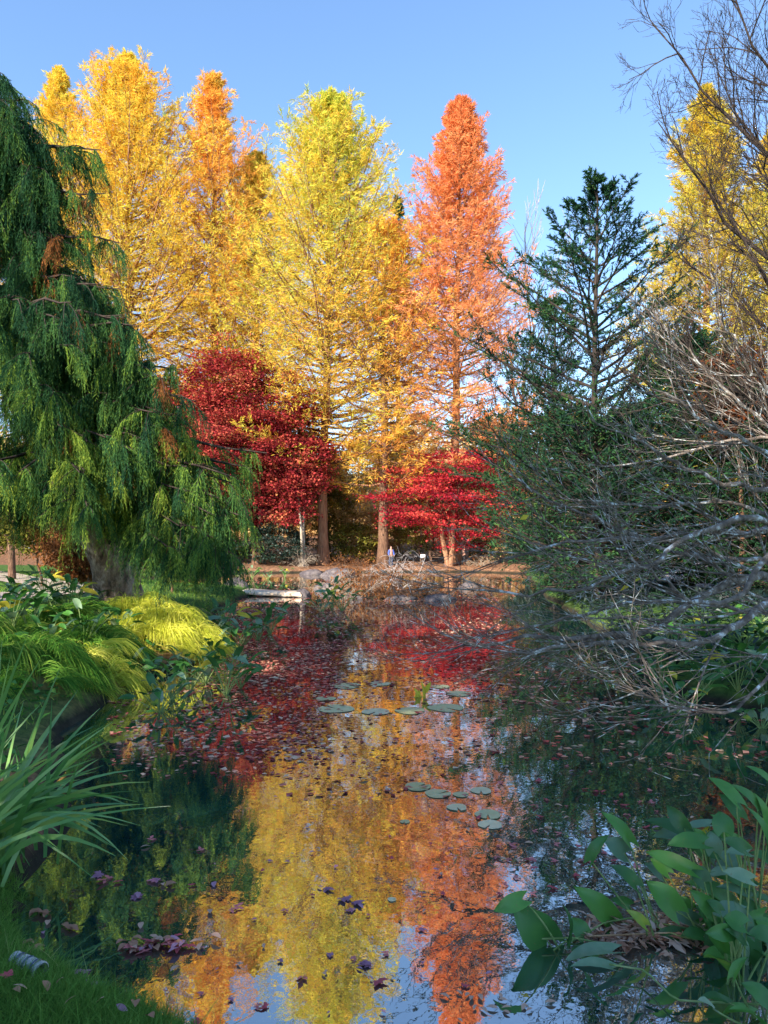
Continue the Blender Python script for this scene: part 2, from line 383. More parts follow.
xs = np.concatenate([-np.geomspace(400, 14, 26)[:-1], np.arange(-14, 14, .22), np.geomspace(14, 400, 26)])
ys = np.concatenate([-np.geomspace(120, 2, 12)[:-1], np.arange(-2, 16, .2), np.arange(16, 60, .5), np.geomspace(60, 600, 26)])
X, Yg = np.meshgrid(xs, ys)
Z = hgt(X, Yg)
mb = MB(); nx, ny = len(xs), len(ys)
i, j = np.meshgrid(np.arange(ny - 1), np.arange(nx - 1), indexing='ij')
q = (i * nx + j).ravel()
mb.add(np.stack([X, Yg, Z], -1).reshape(-1, 3), np.stack([q, q + 1, q + nx + 1, q + nx], -1))
tag(mb.build('ground', M['ground'], smooth=True), kind='structure')
mb = MB(); mb.add([(-16, 1, 0), (12, 1, 0), (12, 52, 0), (-16, 52, 0)], [[0, 1, 2, 3]])
tag(mb.build('pond_water', M['water']), kind='structure')


def path(name, pts, w, mat):
    P = np.array(pts, float); t = np.linspace(0, len(P) - 1, 70)
    cx = np.interp(t, np.arange(len(P)), P[:, 0]); cy = np.interp(t, np.arange(len(P)), P[:, 1])
    c = np.stack([cx, cy], -1); tg = unit(np.gradient(c, axis=0)); nm = np.stack([-tg[:, 1], tg[:, 0]], -1)
    k = 7; off = np.linspace(-.5, .5, k) * w
    v = c[:, None, :] + nm[:, None, :] * off[None, :, None]
    z = hgt(v[..., 0], v[..., 1]) + .03
    z = np.maximum(z, z.mean(1, keepdims=True))
    mb = MB(); a, b = np.meshgrid(np.arange(69), np.arange(k - 1), indexing='ij'); q = (a * k + b).ravel()
    mb.add(np.concatenate([v, z[..., None]], -1).reshape(-1, 3), np.stack([q, q + 1, q + k + 1, q + k], -1))
    return tag(mb.build(name, mat, smooth=True), kind='structure')


path('path_sandy', [(-60, 43), (-32, 38), (-19, 34), (-12.5, 28), (-9.6, 23), (-9.6, 19), (-13, 14), (-19, 9)], 1.9, M['path'])
path('path_grey', [(14, 4), (11, 12), (10, 18), (11.5, 26), (14, 36), (22, 50)], 2.2, M['pathgrey'])


# ------------------------------------------------------------------ trees
def conifer(name, base, H, Rw, hb, nb, ntw, nlf, mats, seed, leafL=.34, leafW=.11, elev=(5, 45), droop=.1, lowdens=.45, prof=.8, r0=.35,
            lean=(0, 0), twl=.38, bare=.12, flick=.2, spread=1.0, tops=None, twdroop=0.0, wide=1.0, jit=.06, tpow=1.0, tgrad=0.0, topkeep=1.0, trunkk=9):
    """tall straight tree: trunk, limbs, crown of sprays. crown from height hb to H, radius Rw."""
    global R
    R0 = R; R = np.random.default_rng(seed)
    root = empty(name, base)
    tb = MB(); n = 14
    hh = np.linspace(-.3, H, n); tt = np.clip(hh / H, 0, 1)
    tx = lean[0] * tt ** 1.3 + .06 * np.sin(hh * .5 + seed); ty = lean[1] * tt ** 1.3 + .06 * np.cos(hh * .43 + seed)
    rad = r0 * (1 - tt) ** .8 + .015 + r0 * .55 * np.exp(-np.clip(hh, 0, None) / .7)
    tube(tb, np.stack([tx, ty, hh], -1), rad, trunkk, lumpy=.03)
    tb.build('trunk', mats[0], root, smooth=True)
    t = (np.arange(nb) + R.random(nb)) / nb
    keep = (R.random(nb) < np.clip(lowdens + (1 - lowdens) * t * 2.2, 0, 1)) & ((t < .8) | (R.random(nb) < topkeep))
    t = t[keep]; t = t ** tpow; N = len(t)
    z0 = hb + (H - hb) * t * .985
    az = np.arange(N) * 2.39996 + R.normal(0, .35, N)
    wd = np.minimum(1, 1.38 * (1 - t) ** prof) * (.80 + .2 * np.clip(t * 4, 0, 1))
    el = np.radians(elev[0] + (elev[1] - elev[0]) * t + R.normal(0, 6, N))
    L = Rw * wd * (1 - flick + flick * 2 * R.random(N)) / np.cos(el) ** .8 * wide + .12
    K = 6; s = np.linspace(0, 1, K)
    out = np.stack([np.cos(az), np.sin(az)], -1)
    bx = np.interp(z0, hh, tx); by = np.interp(z0, hh, ty)
    rr = L[:, None] * s * np.cos(el)[:, None]
    zz = z0[:, None] + L[:, None] * (s * np.sin(el)[:, None] - droop * np.sin(s * math.pi) * .6 + .10 * s ** 2)
    P = np.stack([bx[:, None] + out[:, :1] * rr, by[:, None] + out[:, 1:] * rr, zz], -1)
    P[:, 1:] += np.cumsum(R.normal(0, .02, (N, K - 1, 3)) * L[:, None, None], 1) * .7
    lb = MB()
    tris_tubes(lb, P, .018 + .012 * L, .006)
    cb = R.random(N) + tgrad * (t - .5)
    # twigs
    M2 = ntw; ts = bare + (1 - bare) * (np.arange(M2)[None] + R.random((N, M2))) / M2
    idx = ts * (K - 1); i0 = np.clip(idx.astype(int), 0, K - 2); fr = (idx - i0)[..., None]
    rows = np.arange(N)[:, None]
    o = P[rows, i0] * (1 - fr) + P[rows, i0 + 1] * fr
    bd = unit(P[rows, i0 + 1] - P[rows, i0])
    sd = np.stack([-out[:, 1], out[:, 0], np.zeros(N)], -1)[:, None, :] * np.where(np.arange(M2) % 2, 1, -1)[None, :, None]
    td = unit(bd * .75 + sd * (.75 * spread) + R.normal(0, .28, (N, M2, 3)) + np.array([0, 0, .12 - twdroop]))
    tl = (twl * L[:, None] * (1.05 - ts * .75) * (.6 + .8 * R.random((N, M2))) + .12)[..., None]
    tw = np.stack([o, o + td * tl * .5 + np.array([0, 0, .02]), o + td * tl - np.array([0, 0, .12 * 1]) * tl * (twdroop * 3)], 2).reshape(-1, 3, 3)
    tris_tubes(lb, tw, .010, .004)
    lb.build('limbs', mats[1], root)
    # leaves along twigs
    NT = len(tw); u = R.random((NT, nlf)) ** .8
    a = tw[:, None, 0]; c2 = tw[:, None, 2]
    pos = a + (c2 - a) * u[..., None] + R.normal(0, jit, (NT, nlf, 3)) * np.maximum(.5, tl.reshape(-1)[:, None, None])
    ld = unit(unit(c2 - a) * .9 + R.normal(0, .42, (NT, nlf, 3)) + np.array([0, 0, -.1 - twdroop]))
    sz = (.6 + .7 * R.random((NT, nlf)))
    cc = np.repeat(cb, M2)[:, None] * .55 + .45 * R.random((NT, 1)) + 0 * u
    fb = MB()
    leaves(fb, pos.reshape(-1, 3), ld.reshape(-1, 3), R.normal(size=(NT * nlf, 3)) + np.array([0, 0, .6]), (leafL * sz).ravel(), (leafW * sz).ravel(), cl=cc.ravel())
    fb.build('crown', mats[2], root)
    R = R0
    return root


def gz(px, d):   # ground point under a pixel column at depth d
    x = (px - 384) / FOC * d
    return (x, d, gh(x, d))


def topz(py, d): return CAMH - (py - HY) / FOC * d


def redwood(name, px, d, py_top, half_px, hb, mats, seed, label, nb=230, ntw=15, nlf=11, **k):
    k.setdefault('wide', 1.27 if mats[2] is not M['orange'] else 1.30); k.setdefault('leafW', .048); k.setdefault('leafL', .34); k.setdefault('twdroop', .1); nlf = int(nlf * 2.7); k['prof'] = k.get('prof', .8) + (.14 if mats[2] is M['orange'] else .09)
    b = gz(px, d); H = topz(py_top, d) - b[2]
    o = conifer(name, b, H, half_px / FOC * d, hb, nb, ntw, nlf, mats, seed, **k)
    return tag(o, label, 'tree', 'tall autumn conifers behind the pond')


BG = M['barkgold']
redwood('dawn_redwood', 128, 56, 56, 100, 7, (BG, BG, M['gold']), 11, 'broad golden yellow conifer, tallest behind the weeping evergreen on the left', nb=330, ntw=17, nlf=12, elev=(10, 50), flick=.36, tgrad=-.5)
redwood('dawn_redwood', 60, 60, 66, 62, 7, (BG, BG, M['gold']), 12, 'golden yellow conifer partly hidden by the weeping evergreen at far left', nb=190, elev=(12, 55), flick=.25)
redwood('dawn_redwood', 214, 58, 74, 60, 6, (BG, BG, M['goldorange']), 13, 'orange tinged yellow conifer with an uneven top above the crimson maple', nb=230, ntw=14, nlf=11, elev=(10, 52), flick=.42, prof=.72, lowdens=.7, tgrad=-1.0)
redwood('dawn_redwood', 322, 52, 98, 84, 6.5, (BG, BG, M['goldgreen']), 14, 'tall yellow green conifer with orange lower foliage in the middle of the photo', nb=300, ntw=16, nlf=11, elev=(10, 55), flick=.25, lean=(.9, 0), prof=.74, lowdens=.6, tgrad=1.1)
redwood('dawn_redwood', 454, 52, 96, 60, 6, (BG, BG, M['orange']), 15, 'slender bright orange conifer with a pointed top against the blue sky', nb=300, ntw=15, nlf=10, elev=(8, 46), flick=.3, lean=(.5, 0), lowdens=.35, prof=.72, tgrad=-.5)
redwood('dawn_redwood', 384, 51, 225, 62, 4.5, (M['bark'], BG, M['goldorange']), 16, 'shorter orange gold conifer with dark trunk between the yellow and the orange tree', nb=150, ntw=14, nlf=7, r0=.36, lowdens=.7, prof=.55, flick=.35)
redwood('dawn_redwood', 256, 62, 150, 66, 6, (BG, BG, M['gold']), 17, 'orange gold conifer filling the gap left of the yellow green conifer', nb=210, elev=(12, 55), flick=.3)
redwood('dawn_redwood', 706, 50, 84, 66, 4, (BG, BG, M['limegold']), 18, 'lime yellow conifer behind the bare twigs at the upper right', nb=230, elev=(12, 50), flick=.3)
redwood('dawn_redwood', 775, 54, 120, 60, 4, (BG, BG, M['limegold']), 19, 'lime yellow conifer cut by the right edge of the photo', nb=170, elev=(12, 50), flick=.3)
b = gz(398, 78)
tag(conifer('pine_tree', b, topz(196, 78) - b[2], 2.2, 12, 90, 8, 9, (M['bark'], M['bark'], M['darkfir']), 20, leafL=.5, leafW=.16), 'far dark pine peeking between the yellow green and the orange conifer', 'tree')

# the dark open conifer on the right bank
b = gz(596, 25.5)
tag(conifer('cedar_tree', b, (topz(163, 25.5) - b[2]) * .97, 5.2, .8, 112, 16, 30, (M['barkdark'], M['barkdark'], M['darkfir']), 39, leafL=.15, leafW=.034,
            elev=(4, 44), droop=-.02, lowdens=1, prof=.95, tpow=1.12, topkeep=.6, r0=.15, twl=.30, bare=.30, flick=.30, spread=.8, jit=.028), 'dark open evergreen conifer on the right bank, sky showing between its limbs', 'tree')
b = gz(556, 30)
tag(conifer('cedar_tree', b, topz(300, 30) - b[2], 2.8, .3, 72, 12, 20, (M['barkdark'], M['barkdark'], M['darkfir']), 32, leafL=.16, leafW=.04,
            elev=(0, 45), lowdens=.8, prof=.7, r0=.12, bare=.2), 'smaller dark evergreen at the left foot of the open conifer', 'tree')
for kx, (px, d, py, rw, sd, lb) in enumerate([(688, 24, 345, 2.6, 33, 'dense dark evergreen behind the lichen covered branches'), (770, 22, 395, 2.6, 34, 'dense dark evergreen by the right edge above the grey path'),
                                               (600, 22, 425, 3.0, 35, 'low dense evergreen under the open conifer'), (860, 19, 330, 2.8, 38, 'dark evergreen just past the right edge, its boughs reaching the frame')]):
    b = gz(px, d)
    tag(conifer('yew_tree', b, topz(py, d) - b[2], rw, .3, 120, 14, 22, (M['barkdark'], M['barkdark'], M['darkfir']), sd, leafL=.14, leafW=.04,
                elev=(0, 40), lowdens=.95, prof=.5, r0=.12, bare=.1, spread=1.1), lb, 'tree', 'dark evergreens on the right bank')


def broadleaf(name, base, H, crown, nclump, nleaf, mats, seed, leafL, leafW, trunks=1, rt=.18, csize=.8, flatn=.35, spreadb=.25, fork=.3, leafd=0.0, hollow=.35):
    """maple-like tree. crown=(cx,cy,cz,rx,ry,rz) relative to base"""
    global R
    R0 = R; R = np.random.default_rng(seed)
    root = empty(name, base)
    cx, cy, cz, rx, ry, rz = crown
    v = unit(R.normal(size=(nclump, 3))); rad = (hollow + (1 - hollow) * R.random(nclump) ** .5)[:, None]
    cen = np.array([cx, cy, cz]) + v * rad * np.array([rx, ry, rz]) * (1 + .12 * np.sin(v[:, :1] * 5 + seed) + .1 * np.cos(v[:, 2:] * 6))
    cen = cen[cen[:, 2] > .35 * cz * 0 + max(.3, cz - rz)]
    nclump = len(cen)
    tb = MB(); lb = MB(); forks = []
    for k in range(trunks):
        a = k * 2 * math.pi / max(1, trunks) + seed
        sp = spreadb * (trunks > 1)
        h = fork * H * (1 + .2 * R.random())
        s = np.linspace(0, 1, 7)
        p = np.stack([math.cos(a) * sp * (.2 + s * 1.6) + .07 * np.sin(s * 5 + k), math.sin(a) * sp * (.2 + s * 1.6) + .07 * np.cos(s * 4 + k), -.2 + s * (h + .2)], -1)
        tube(tb, p, rt * (1 - s * .45) + rt * .5 * np.exp(-s * 8), 8, lumpy=.05)
        forks.append(p[-1])
    tb.build('trunk', mats[0], root, smooth=True)
    forks = np.array(forks)
    hub = []
    for k in range(max(8, nclump // 14)):
        c = cen[R.integers(nclump)]; f = forks[R.integers(len(forks))]
        s = np.linspace(0, 1, 6)[:, None]
        e = f + (c - f) * .72
        p = f + (e - f) * s + np.array([0, 0, 1]) * np.sin(s * math.pi) * .12 * np.linalg.norm(e - f) + np.cumsum(R.normal(0, .04, (6, 3)), 0) * (s > 0)
        tube(lb, p, rt * .42 * (1 - s[:, 0] * .75), 6)
        hub += [p[3], p[4], p[5]]
    hub = np.array(hub)
    dd = np.linalg.norm(cen[:, None] - hub[None], axis=-1); nb = hub[dd.argmin(1)]
    s = np.linspace(0, 1, 4)[None, :, None]
    P = nb[:, None] + (cen - nb)[:, None] * s + R.normal(0, .05, (nclump, 4, 3)) * s
    tris_tubes(lb, P, rt * .10, .012)
    # little twigs inside each clump
    kt = 5; tdv = unit(R.normal(size=(nclump, kt, 3)) * np.array([1, 1, .4])) * csize * .8
    T = cen[:, None, None] + tdv[:, :, None] * np.linspace(0, 1, 3)[None, None, :, None]
    tris_tubes(lb, T.reshape(-1, 3, 3), .012, .005)
    lb.build('limbs', mats[1], root)
    pos = cen[:, None] + R.normal(size=(nclump, nleaf, 3)) * np.array([csize, csize, csize * flatn]) * .5
    pos = pos.reshape(-1, 3)
    n = len(pos); sz = .6 + .7 * R.random(n)
    dr = unit(R.normal(size=(n, 3)) * np.array([1, 1, .5]) + np.array([0, 0, leafd]))
    cl = np.repeat(R.random(nclump), nleaf)
    fb = MB(); leaves(fb, pos, dr, R.normal(0, .6, (n, 3)) + np.array([0, 0, 1]), leafL * sz, leafW * sz, r=None, cl=cl, mid=.5)
    fb.build('crown', mats[2], root)
    R = R0
    return root


def bl(name, px, d, py0, py1, hw, dz=0, **k):
    """crown spans rows py0..py1 and half width hw px at depth d"""
    b = gz(px, d); z0, z1 = topz(py1, d) - b[2], topz(py0, d) - b[2]
    s = 1 / FOC * d
    return broadleaf(name, b, z1, (dz * s, 0, (z0 + z1) / 2, hw * s, hw * s * .8, (z1 - z0) / 2), **k)


MB_ = (M['bark'], M['bark'])
tag(bl('maple_tree', 256, 50.5, 350, 532, 70, -10, nclump=330, nleaf=230, mats=(*MB_, M['crimson']), seed=41, leafL=.19, leafW=.12, trunks=2, rt=.2, csize=1.35, fork=.3, flatn=.2),
    'large crimson Japanese maple on the far bank left of the yellow green conifer', 'tree', 'red maples')
tag(bl('maple_tree', 188, 52, 378, 545, 58, 0, nclump=230, nleaf=110, mats=(*MB_, M['crimson']), seed=412, leafL=.24, leafW=.19, trunks=2, rt=.2, csize=1.2, fork=.3),
    'maroon maple on the far bank mostly hidden by the weeping evergreen', 'tree', 'red maples')
tag(bl('maple_tree', 302, 49, 415, 525, 26, -4, nclump=90, nleaf=110, mats=(M['barkpale'], M['bark'], M['crimson']), seed=42, leafL=.2, leafW=.16, trunks=2, rt=.1, csize=.9, fork=.5),
    'small maroon maple with a pale crooked trunk beside the yellow green conifer', 'tree', 'red maples')
tag(bl('maple_tree', 449, 50, 452, 548, 64, 2, nclump=130, nleaf=170, mats=(BG, M['bark'], M['scarlet']), seed=43, leafL=.18, leafW=.12, trunks=3, rt=.19, csize=1.5, fork=.45, spreadb=.35, flatn=.14),
    'scarlet Japanese maple with layered boughs on the sunlit far bank', 'tree', 'red maples')
tag(bl('rhododendron', 280, 50, 524, 566, 34, nclump=90, nleaf=110, mats=(*MB_, M['shrub']), seed=44, leafL=.18, leafW=.08, rt=.08, csize=.6, fork=.2, hollow=.5),
    'dark glossy green rhododendron under the crimson maple', 'shrub')
tag(bl('shrub', 352, 53, 520, 566, 24, nclump=60, nleaf=70, mats=(*MB_, M['olive']), seed=45, leafL=.2, leafW=.09, rt=.06, csize=.6, fork=.2),
    'olive shrub between the two tall trunks on the far bank', 'shrub')
tag(bl('shrub', 503, 50, 500, 562, 22, nclump=60, nleaf=40, mats=(*MB_, M['tan']), seed=46, leafL=.18, leafW=.09, rt=.06, csize=.6, fork=.2),
    'tan twiggy shrub right of the scarlet maple', 'shrub')
tag(bl('shrub', 420, 56, 505, 560, 30, nclump=60, nleaf=40, mats=(*MB_, M['olive']), seed=47, leafL=.2, leafW=.1, rt=.06, csize=.7, fork=.2),
    'pale olive shrub behind the scarlet maple trunk', 'shrub')
tag(bl('shrub', 740, 21.5, 345, 440, 46, nclump=80, nleaf=45, mats=(*MB_, M['rustbush']), seed=48, leafL=.14, leafW=.08, rt=.08, csize=.5, fork=.6),
    'rust brown leafed small tree by the right edge behind the bare branches', 'tree')
tag(bl('laceleaf_maple', 92, 19, 518, 578, 38, nclump=80, nleaf=130, mats=(M['grannybark'], M['bark'], M['brownneedle']), seed=49, leafL=.12, leafW=.05, rt=.07, csize=.5, fork=.3, leafd=-.8),
    'mounded rusty orange laceleaf maple beside the gnarled trunk', 'shrub')
tag(bl('shrub', 40, 26, 500, 556, 34, nclump=70, nleaf=70, mats=(*MB_, M['olive']), seed=50, leafL=.15, leafW=.09, rt=.06, csize=.5, fork=.3),
    'yellow green shrub beyond the sandy path on the left', 'shrub')
tag(bl('shrub', 215, 30, 545, 582, 26, nclump=50, nleaf=80, mats=(*MB_, M['shrub']), seed=501, leafL=.12, leafW=.06, rt=.05, csize=.4, fork=.3),
    'low dark shrub on the left bank behind the weeping boughs', 'shrub')
tag(bl('shrub', 170, 24, 500, 580, 40, nclump=70, nleaf=90, mats=(*MB_, M['shrub']), seed=502, leafL=.12, leafW=.06, rt=.05, csize=.5, fork=.3),
    'tall dark shrub behind the weeping boughs and gnarled trunk', 'shrub')


for k, (px, d, y0, y1, hw, mt, lb_) in enumerate([(-8, 33, 488, 556, 44, 'olive', 'olive green shrub cut by the left edge beyond the sandy path'), (70, 44, 505, 560, 50, 'shrub', 'dark shrub far beyond the sandy path on the left'), (372, 57, 510, 562, 30, 'tan', 'tan dry leafed shrub behind the dark trunk'), (330, 58, 470, 560, 26, 'olive', 'tall olive shrub behind the yellow green conifer trunk'), (480, 58, 480, 560, 36, 'olive', 'olive thicket behind and right of the scarlet maple'),
                                                   (225, 52, 535, 566, 30, 'shrub', 'low dark shrub left of the rhododendron'), (540, 44, 520, 572, 30, 'shrub', 'dark shrub where the right bank meets the far bank'), (402, 60, 478, 556, 30, 'tan', 'tan leafed shrub between the trunks'), (575, 34, 520, 580, 40, 'shrub', 'dark shrub under the open conifer by the water')]):
    tag(bl('shrub', px, d, y0, y1, hw, nclump=80, nleaf=90, mats=(*MB_, M[mt]), seed=700 + k, leafL=.2, leafW=.09, rt=.07, csize=.7, fork=.2), lb_, 'shrub')


# bare, fully twigged trees by recursive growth
def grow(segs, p, d, L, r, lev, maxlev, kids, spread, up, wig=.18, shrink=.66):
    K = 5
    pts = [p]; dd = d
    for _ in range(K - 1):
        dd = unit(dd + R.normal(0, wig, 3) + np.array([0, 0, up]))
        pts.append(pts[-1] + dd * L / (K - 1))
    pts = np.array(pts)
    r1 = r * (.45 if lev < maxlev else .3)
    segs.append((pts, r, r1, lev))
    if lev >= maxlev: return
    n = kids[lev]
    for q in range(n):
        t = (.25 + .75 * (q + R.random()) / n)
        i = min(K - 2, int(t * (K - 1))); fr = t * (K - 1) - i
        o = pts[i] * (1 - fr) + pts[i + 1] * fr
        ax = unit(np.cross(unit(pts[i + 1] - pts[i]), R.normal(size=3)))
        nd = unit(unit(pts[i + 1] - pts[i]) * 1.0 + ax * spread * (.6 + .8 * R.random()))
        grow(segs, o, nd, L * shrink * (.7 + .6 * R.random()) * (1.1 - .4 * t), max(.0018, r * (1 - .55 * t) * .55), lev + 1, maxlev, kids, spread, up, wig, shrink)


def put_segs(mb, segs, big=.02):
    thin = [s for s in segs if s[1] < big]
    for s in segs:
        if s[1] >= big: tube(mb, s[0], np.linspace(s[1], s[2], len(s[0])), 7, r=R.random(), lumpy=.05)
    if thin:
        tris_tubes(mb, np.array([s[0] for s in thin]), np.array([s[1] for s in thin]), np.array([s[2] for s in thin]), r=R.random(len(thin)))


def bare_tree(name, base, H, r, mat, seed, kids=(9, 7, 5, 4), spread=.75, up=.08, leafmat=None, nl=0, lean=(0, 0), tw=.0, leafL=.2):
    global R
    R0 = R; R = np.random.default_rng(seed)
    root = empty(name, base)
    segs = []
    grow(segs, np.array([0, 0, -.2]), unit(np.array([lean[0], lean[1], 1.0])), H * .78, r, 0, len(kids), kids, spread, up, .07, .5)
    tb = MB(); put_segs(tb, segs[:1], 0); tb.build('trunk', mat, root, smooth=True)
    lb = MB()
    sg = [(a, max(b_, tw), max(c, tw * .7), l) for a, b_, c, l in segs[1:]]
    put_segs(lb, sg, .05); lb.build('limbs', mat, root)
    if leafmat:
        ends = np.array([s[0][-1] for s in segs if s[3] >= len(kids) - 1])
        pos = ends[R.integers(len(ends), size=nl)] + R.normal(0, .25, (nl, 3))
        fb = MB(); leaves(fb, pos, R.normal(size=(nl, 3)), R.normal(size=(nl, 3)), leafL, leafL * .6, cl=R.random(nl)); fb.build('crown', leafmat, root)
    R = R0
    return root


b = gz(528, 62)
tag(bare_tree('birch_tree', b, (topz(150, 62) - b[2]) * .72, .24, M['barkwhite'], 61, kids=(12, 8, 5), spread=.5, up=.10, tw=.018), 'tall white barked bare tree between the orange conifer and the dark evergreen', 'tree')
b = gz(560, 66)
tag(bare_tree('birch_tree', b, (topz(215, 66) - b[2]) * .72, .2, M['barkwhite'], 62, kids=(12, 8, 5), spread=.5, up=.10, tw=.018), 'bare pale tree behind the dark evergreen', 'tree')
# background woods: three kinds, copied
proto = []
for k, (mt, lm, nl) in enumerate([('barkpale', 'tan', 5200), ('bark', 'tan', 2500), ('barkpale', 'olive', 5200), ('barkpale', 'goldorange', 6000)]):
    o = bare_tree('woodland_tree', (0, 0, 0), 13, .16, M[mt], 70 + k, kids=(12, 7, 5), spread=.8, up=.06, leafmat=M[lm], nl=nl, tw=.022, leafL=.26)
    proto.append(o)
    tag(o, ['bare tan twigged tree in the woods behind the pond', 'brown leafless tree in the woods behind the pond', 'olive leafed thin tree in the woods behind the pond', 'amber leafed thin tree in the woods behind the pond'][k], 'tree', 'woodland trees behind the far bank')
n = 0
rr = np.random.default_rng(5)
for row, (d, cnt) in enumerate([(60, 19), (68, 20), (78, 20), (92, 22)]):
    for k in range(cnt):
        px = -60 + 900 * (k + .5 + rr.uniform(-.35, .35)) / cnt
        x = (px - 384) / FOC * d
        dd = d + rr.uniform(-3, 3)
        q = [0, 3, 1, 0, 2, 0, 1, 3][(k * 3 + row) % 8] if px > 250 else [2, 0, 3, 1][(k + row) % 4]
        o = proto[q] if n < 0 else (copy_tree(proto[q]) if (q, 'used') in globals() or proto[q].get('u') else proto[q])
        proto[q]['u'] = 1
        o.location = (x, dd, gh(x, dd)); o.rotation_euler = (0, 0, rr.uniform(0, 6.28))
        sc = rr.uniform(.6, 1.0) * (1 if px > 480 else .85); o.scale = (sc, sc, sc)
        n += 1
for o in D.objects:
    if 'u' in o: del o['u']
# far-off wood that reads as one mass
mb = MB(); n = 110000
a = rr.uniform(-1.1, 1.1, n); dist = rr.uniform(105, 150, n)
x = np.tan(a * .75) * dist; z = hgt(x, dist) + rr.random(n) ** 1.2 * (14 + 4 * np.sin(x * .13) + 3 * np.sin(x * .41))
leaves(mb, np.stack([x, dist, z], -1), rr.normal(size=(n, 3)), rr.normal(size=(n, 3)), .9, .5, cl=.5 + .5 * np.sin(x * .2))
tag(mb.build('far_wood', M['tan']), 'tan and gold far-off woods closing the view behind the pond', None, None, 'stuff')

# bare tree hanging in from the upper right
R = np.random.default_rng(90)
root = empty('bare_tree', (8.2, 12.5, gh(8.2, 12.5)))
tag(root, 'bare dark tree whose fine twigs reach in from the upper right', 'tree')
o0 = np.array(root.location)
tb = MB(); tp = np.array([(0, 0, -.2), (-.1, 0, 2), (.05, .05, 4), (-.1, 0, 6), (-.15, 0, 8.2), (-.3, 0, 10.5)]); tube(tb, tp, [.24, .19, .16, .13, .09, .04], 9, lumpy=.04); tb.build('trunk', M['barkdark'], root, smooth=True)
for k, (zs, tx, ty, dz, rr_) in enumerate([(4.6, 700, 205, 0, .07), (5.5, 668, 130, .3, .06), (3.6, 640, 300, -.3, .06), (7, 665, 30, .3, .055), (6.2, 720, 70, -.8, .05), (4.2, 690, 250, .9, .05), (3.2, 610, 380, .6, .05), (8, 720, -30, 0, .05), (5, 745, 150, -1.2, .05), (3.4, 700, 350, -1.0, .05)]):
    s0 = np.array([np.interp(zs, tp[:, 2], tp[:, 0]), 0, zs]); e = W(tx, ty, 12.5 + dz * 1.6) - o0
    s = np.linspace(0, 1, 9)[:, None]; P = s0 + (e - s0) * s + np.array([0, 0, -1]) * np.sin(s * math.pi) * .45 + np.cumsum(R.normal(0, .06, (9, 3)), 0) * (s > 0)
    lb = MB(); tube(lb, P, np.linspace(rr_, .008, 9), 6)
    segs = []
    for q in range(13):
        t = .25 + .75 * q / 13; ii = min(7, int(t * 8)); o_ = P[ii] + (P[ii + 1] - P[ii]) * (t * 8 - ii); bd = unit(P[ii + 1] - P[ii])
        grow(segs, o_, unit(bd + R.normal(0, .45, 3) + np.array([-.1, 0, .15])), 1.25 * (1.25 - t * .6), .016, 0, 3, (5, 4, 2), .7, .06, .14, .62)
    put_segs(lb, [(a, max(b_, .0035), max(c, .0025), l) for a, b_, c, l in segs], .02)
    lb.build('limb', M['barkdark'], root)

# lichen-covered shrub reaching over the water from the right
R = np.random.default_rng(101)
root = empty('bare_shrub', (6.0, 8.2, gh(6.0, 8.2)))
tag(root, 'bare lichen spotted shrub spreading tangled grey branches over the water', 'shrub')
o0 = np.array(root.location)
mains = [  # start px,py,d -> via -> tip, radius
    ([(880, 640, 8.2), (800, 600, 7.6), (745, 578, 7.2), (640, 632, 6.8), (540, 637, 6.6), (452, 650, 6.5)], .065),
    ([(880, 640, 8.2), (790, 610, 7.2), (735, 625, 6.8), (690, 645, 6.6), (600, 640, 6.4), (515, 655, 6.2)], .055),
    ([(880, 630, 8.2), (800, 540, 8.0), (745, 535, 7.8), (705, 532, 7.6), (650, 540, 7.5), (560, 545, 7.4), (500, 560, 7.3)], .05),
    ([(880, 640, 8.2), (790, 535, 7.2), (700, 535, 6.8), (650, 565, 6.6), (560, 590, 6.4), (480, 590, 6.4)], .04),
    ([(885, 630, 8.2), (830, 500, 8.2), (750, 490, 8), (690, 470, 7.8), (640, 440, 7.7), (590, 420, 7.6)], .045),
    ([(885, 630, 8.2), (840, 480, 8.4), (760, 420, 8.4), (715, 380, 8.3), (690, 350, 8.2)], .04),
    ([(880, 640, 8.2), (820, 590, 8.8), (760, 560, 9), (680, 555, 9), (600, 520, 9), (530, 490, 9), (510, 470, 9)], .04),
    ([(880, 640, 8.2), (800, 560, 6.6), (730, 600, 6.2), (690, 600, 6.2), (655, 575, 6.2), (620, 550, 6.2)], .035),
    ([(885, 630, 8.2), (820, 520, 7.5), (760, 450, 7.2), (700, 420, 7.0), (650, 380, 7)], .035),
    ([(880, 640, 8.2), (840, 640, 6.8), (790, 650, 6.2), (740, 705, 5.8), (680, 712, 5.7), (640, 690, 5.7)], .022),
    ([(885, 630, 8.2), (810, 470, 9.2), (740, 440, 9.4), (660, 460, 9.4), (590, 470, 9.2)], .035),
    ([(880, 640, 8.2), (810, 620, 8.4), (740, 610, 8.4), (650, 600, 8.2), (560, 620, 8.0), (490, 635, 7.9)], .035),
    ([(880, 640, 8.2), (820, 560, 8.2), (740, 505, 8.4), (650, 505, 8.4), (570, 500, 8.3)], .035),
    ([(885, 630, 8.2), (800, 440, 7.6), (745, 360, 7.4), (720, 320, 7.3)], .03),
]
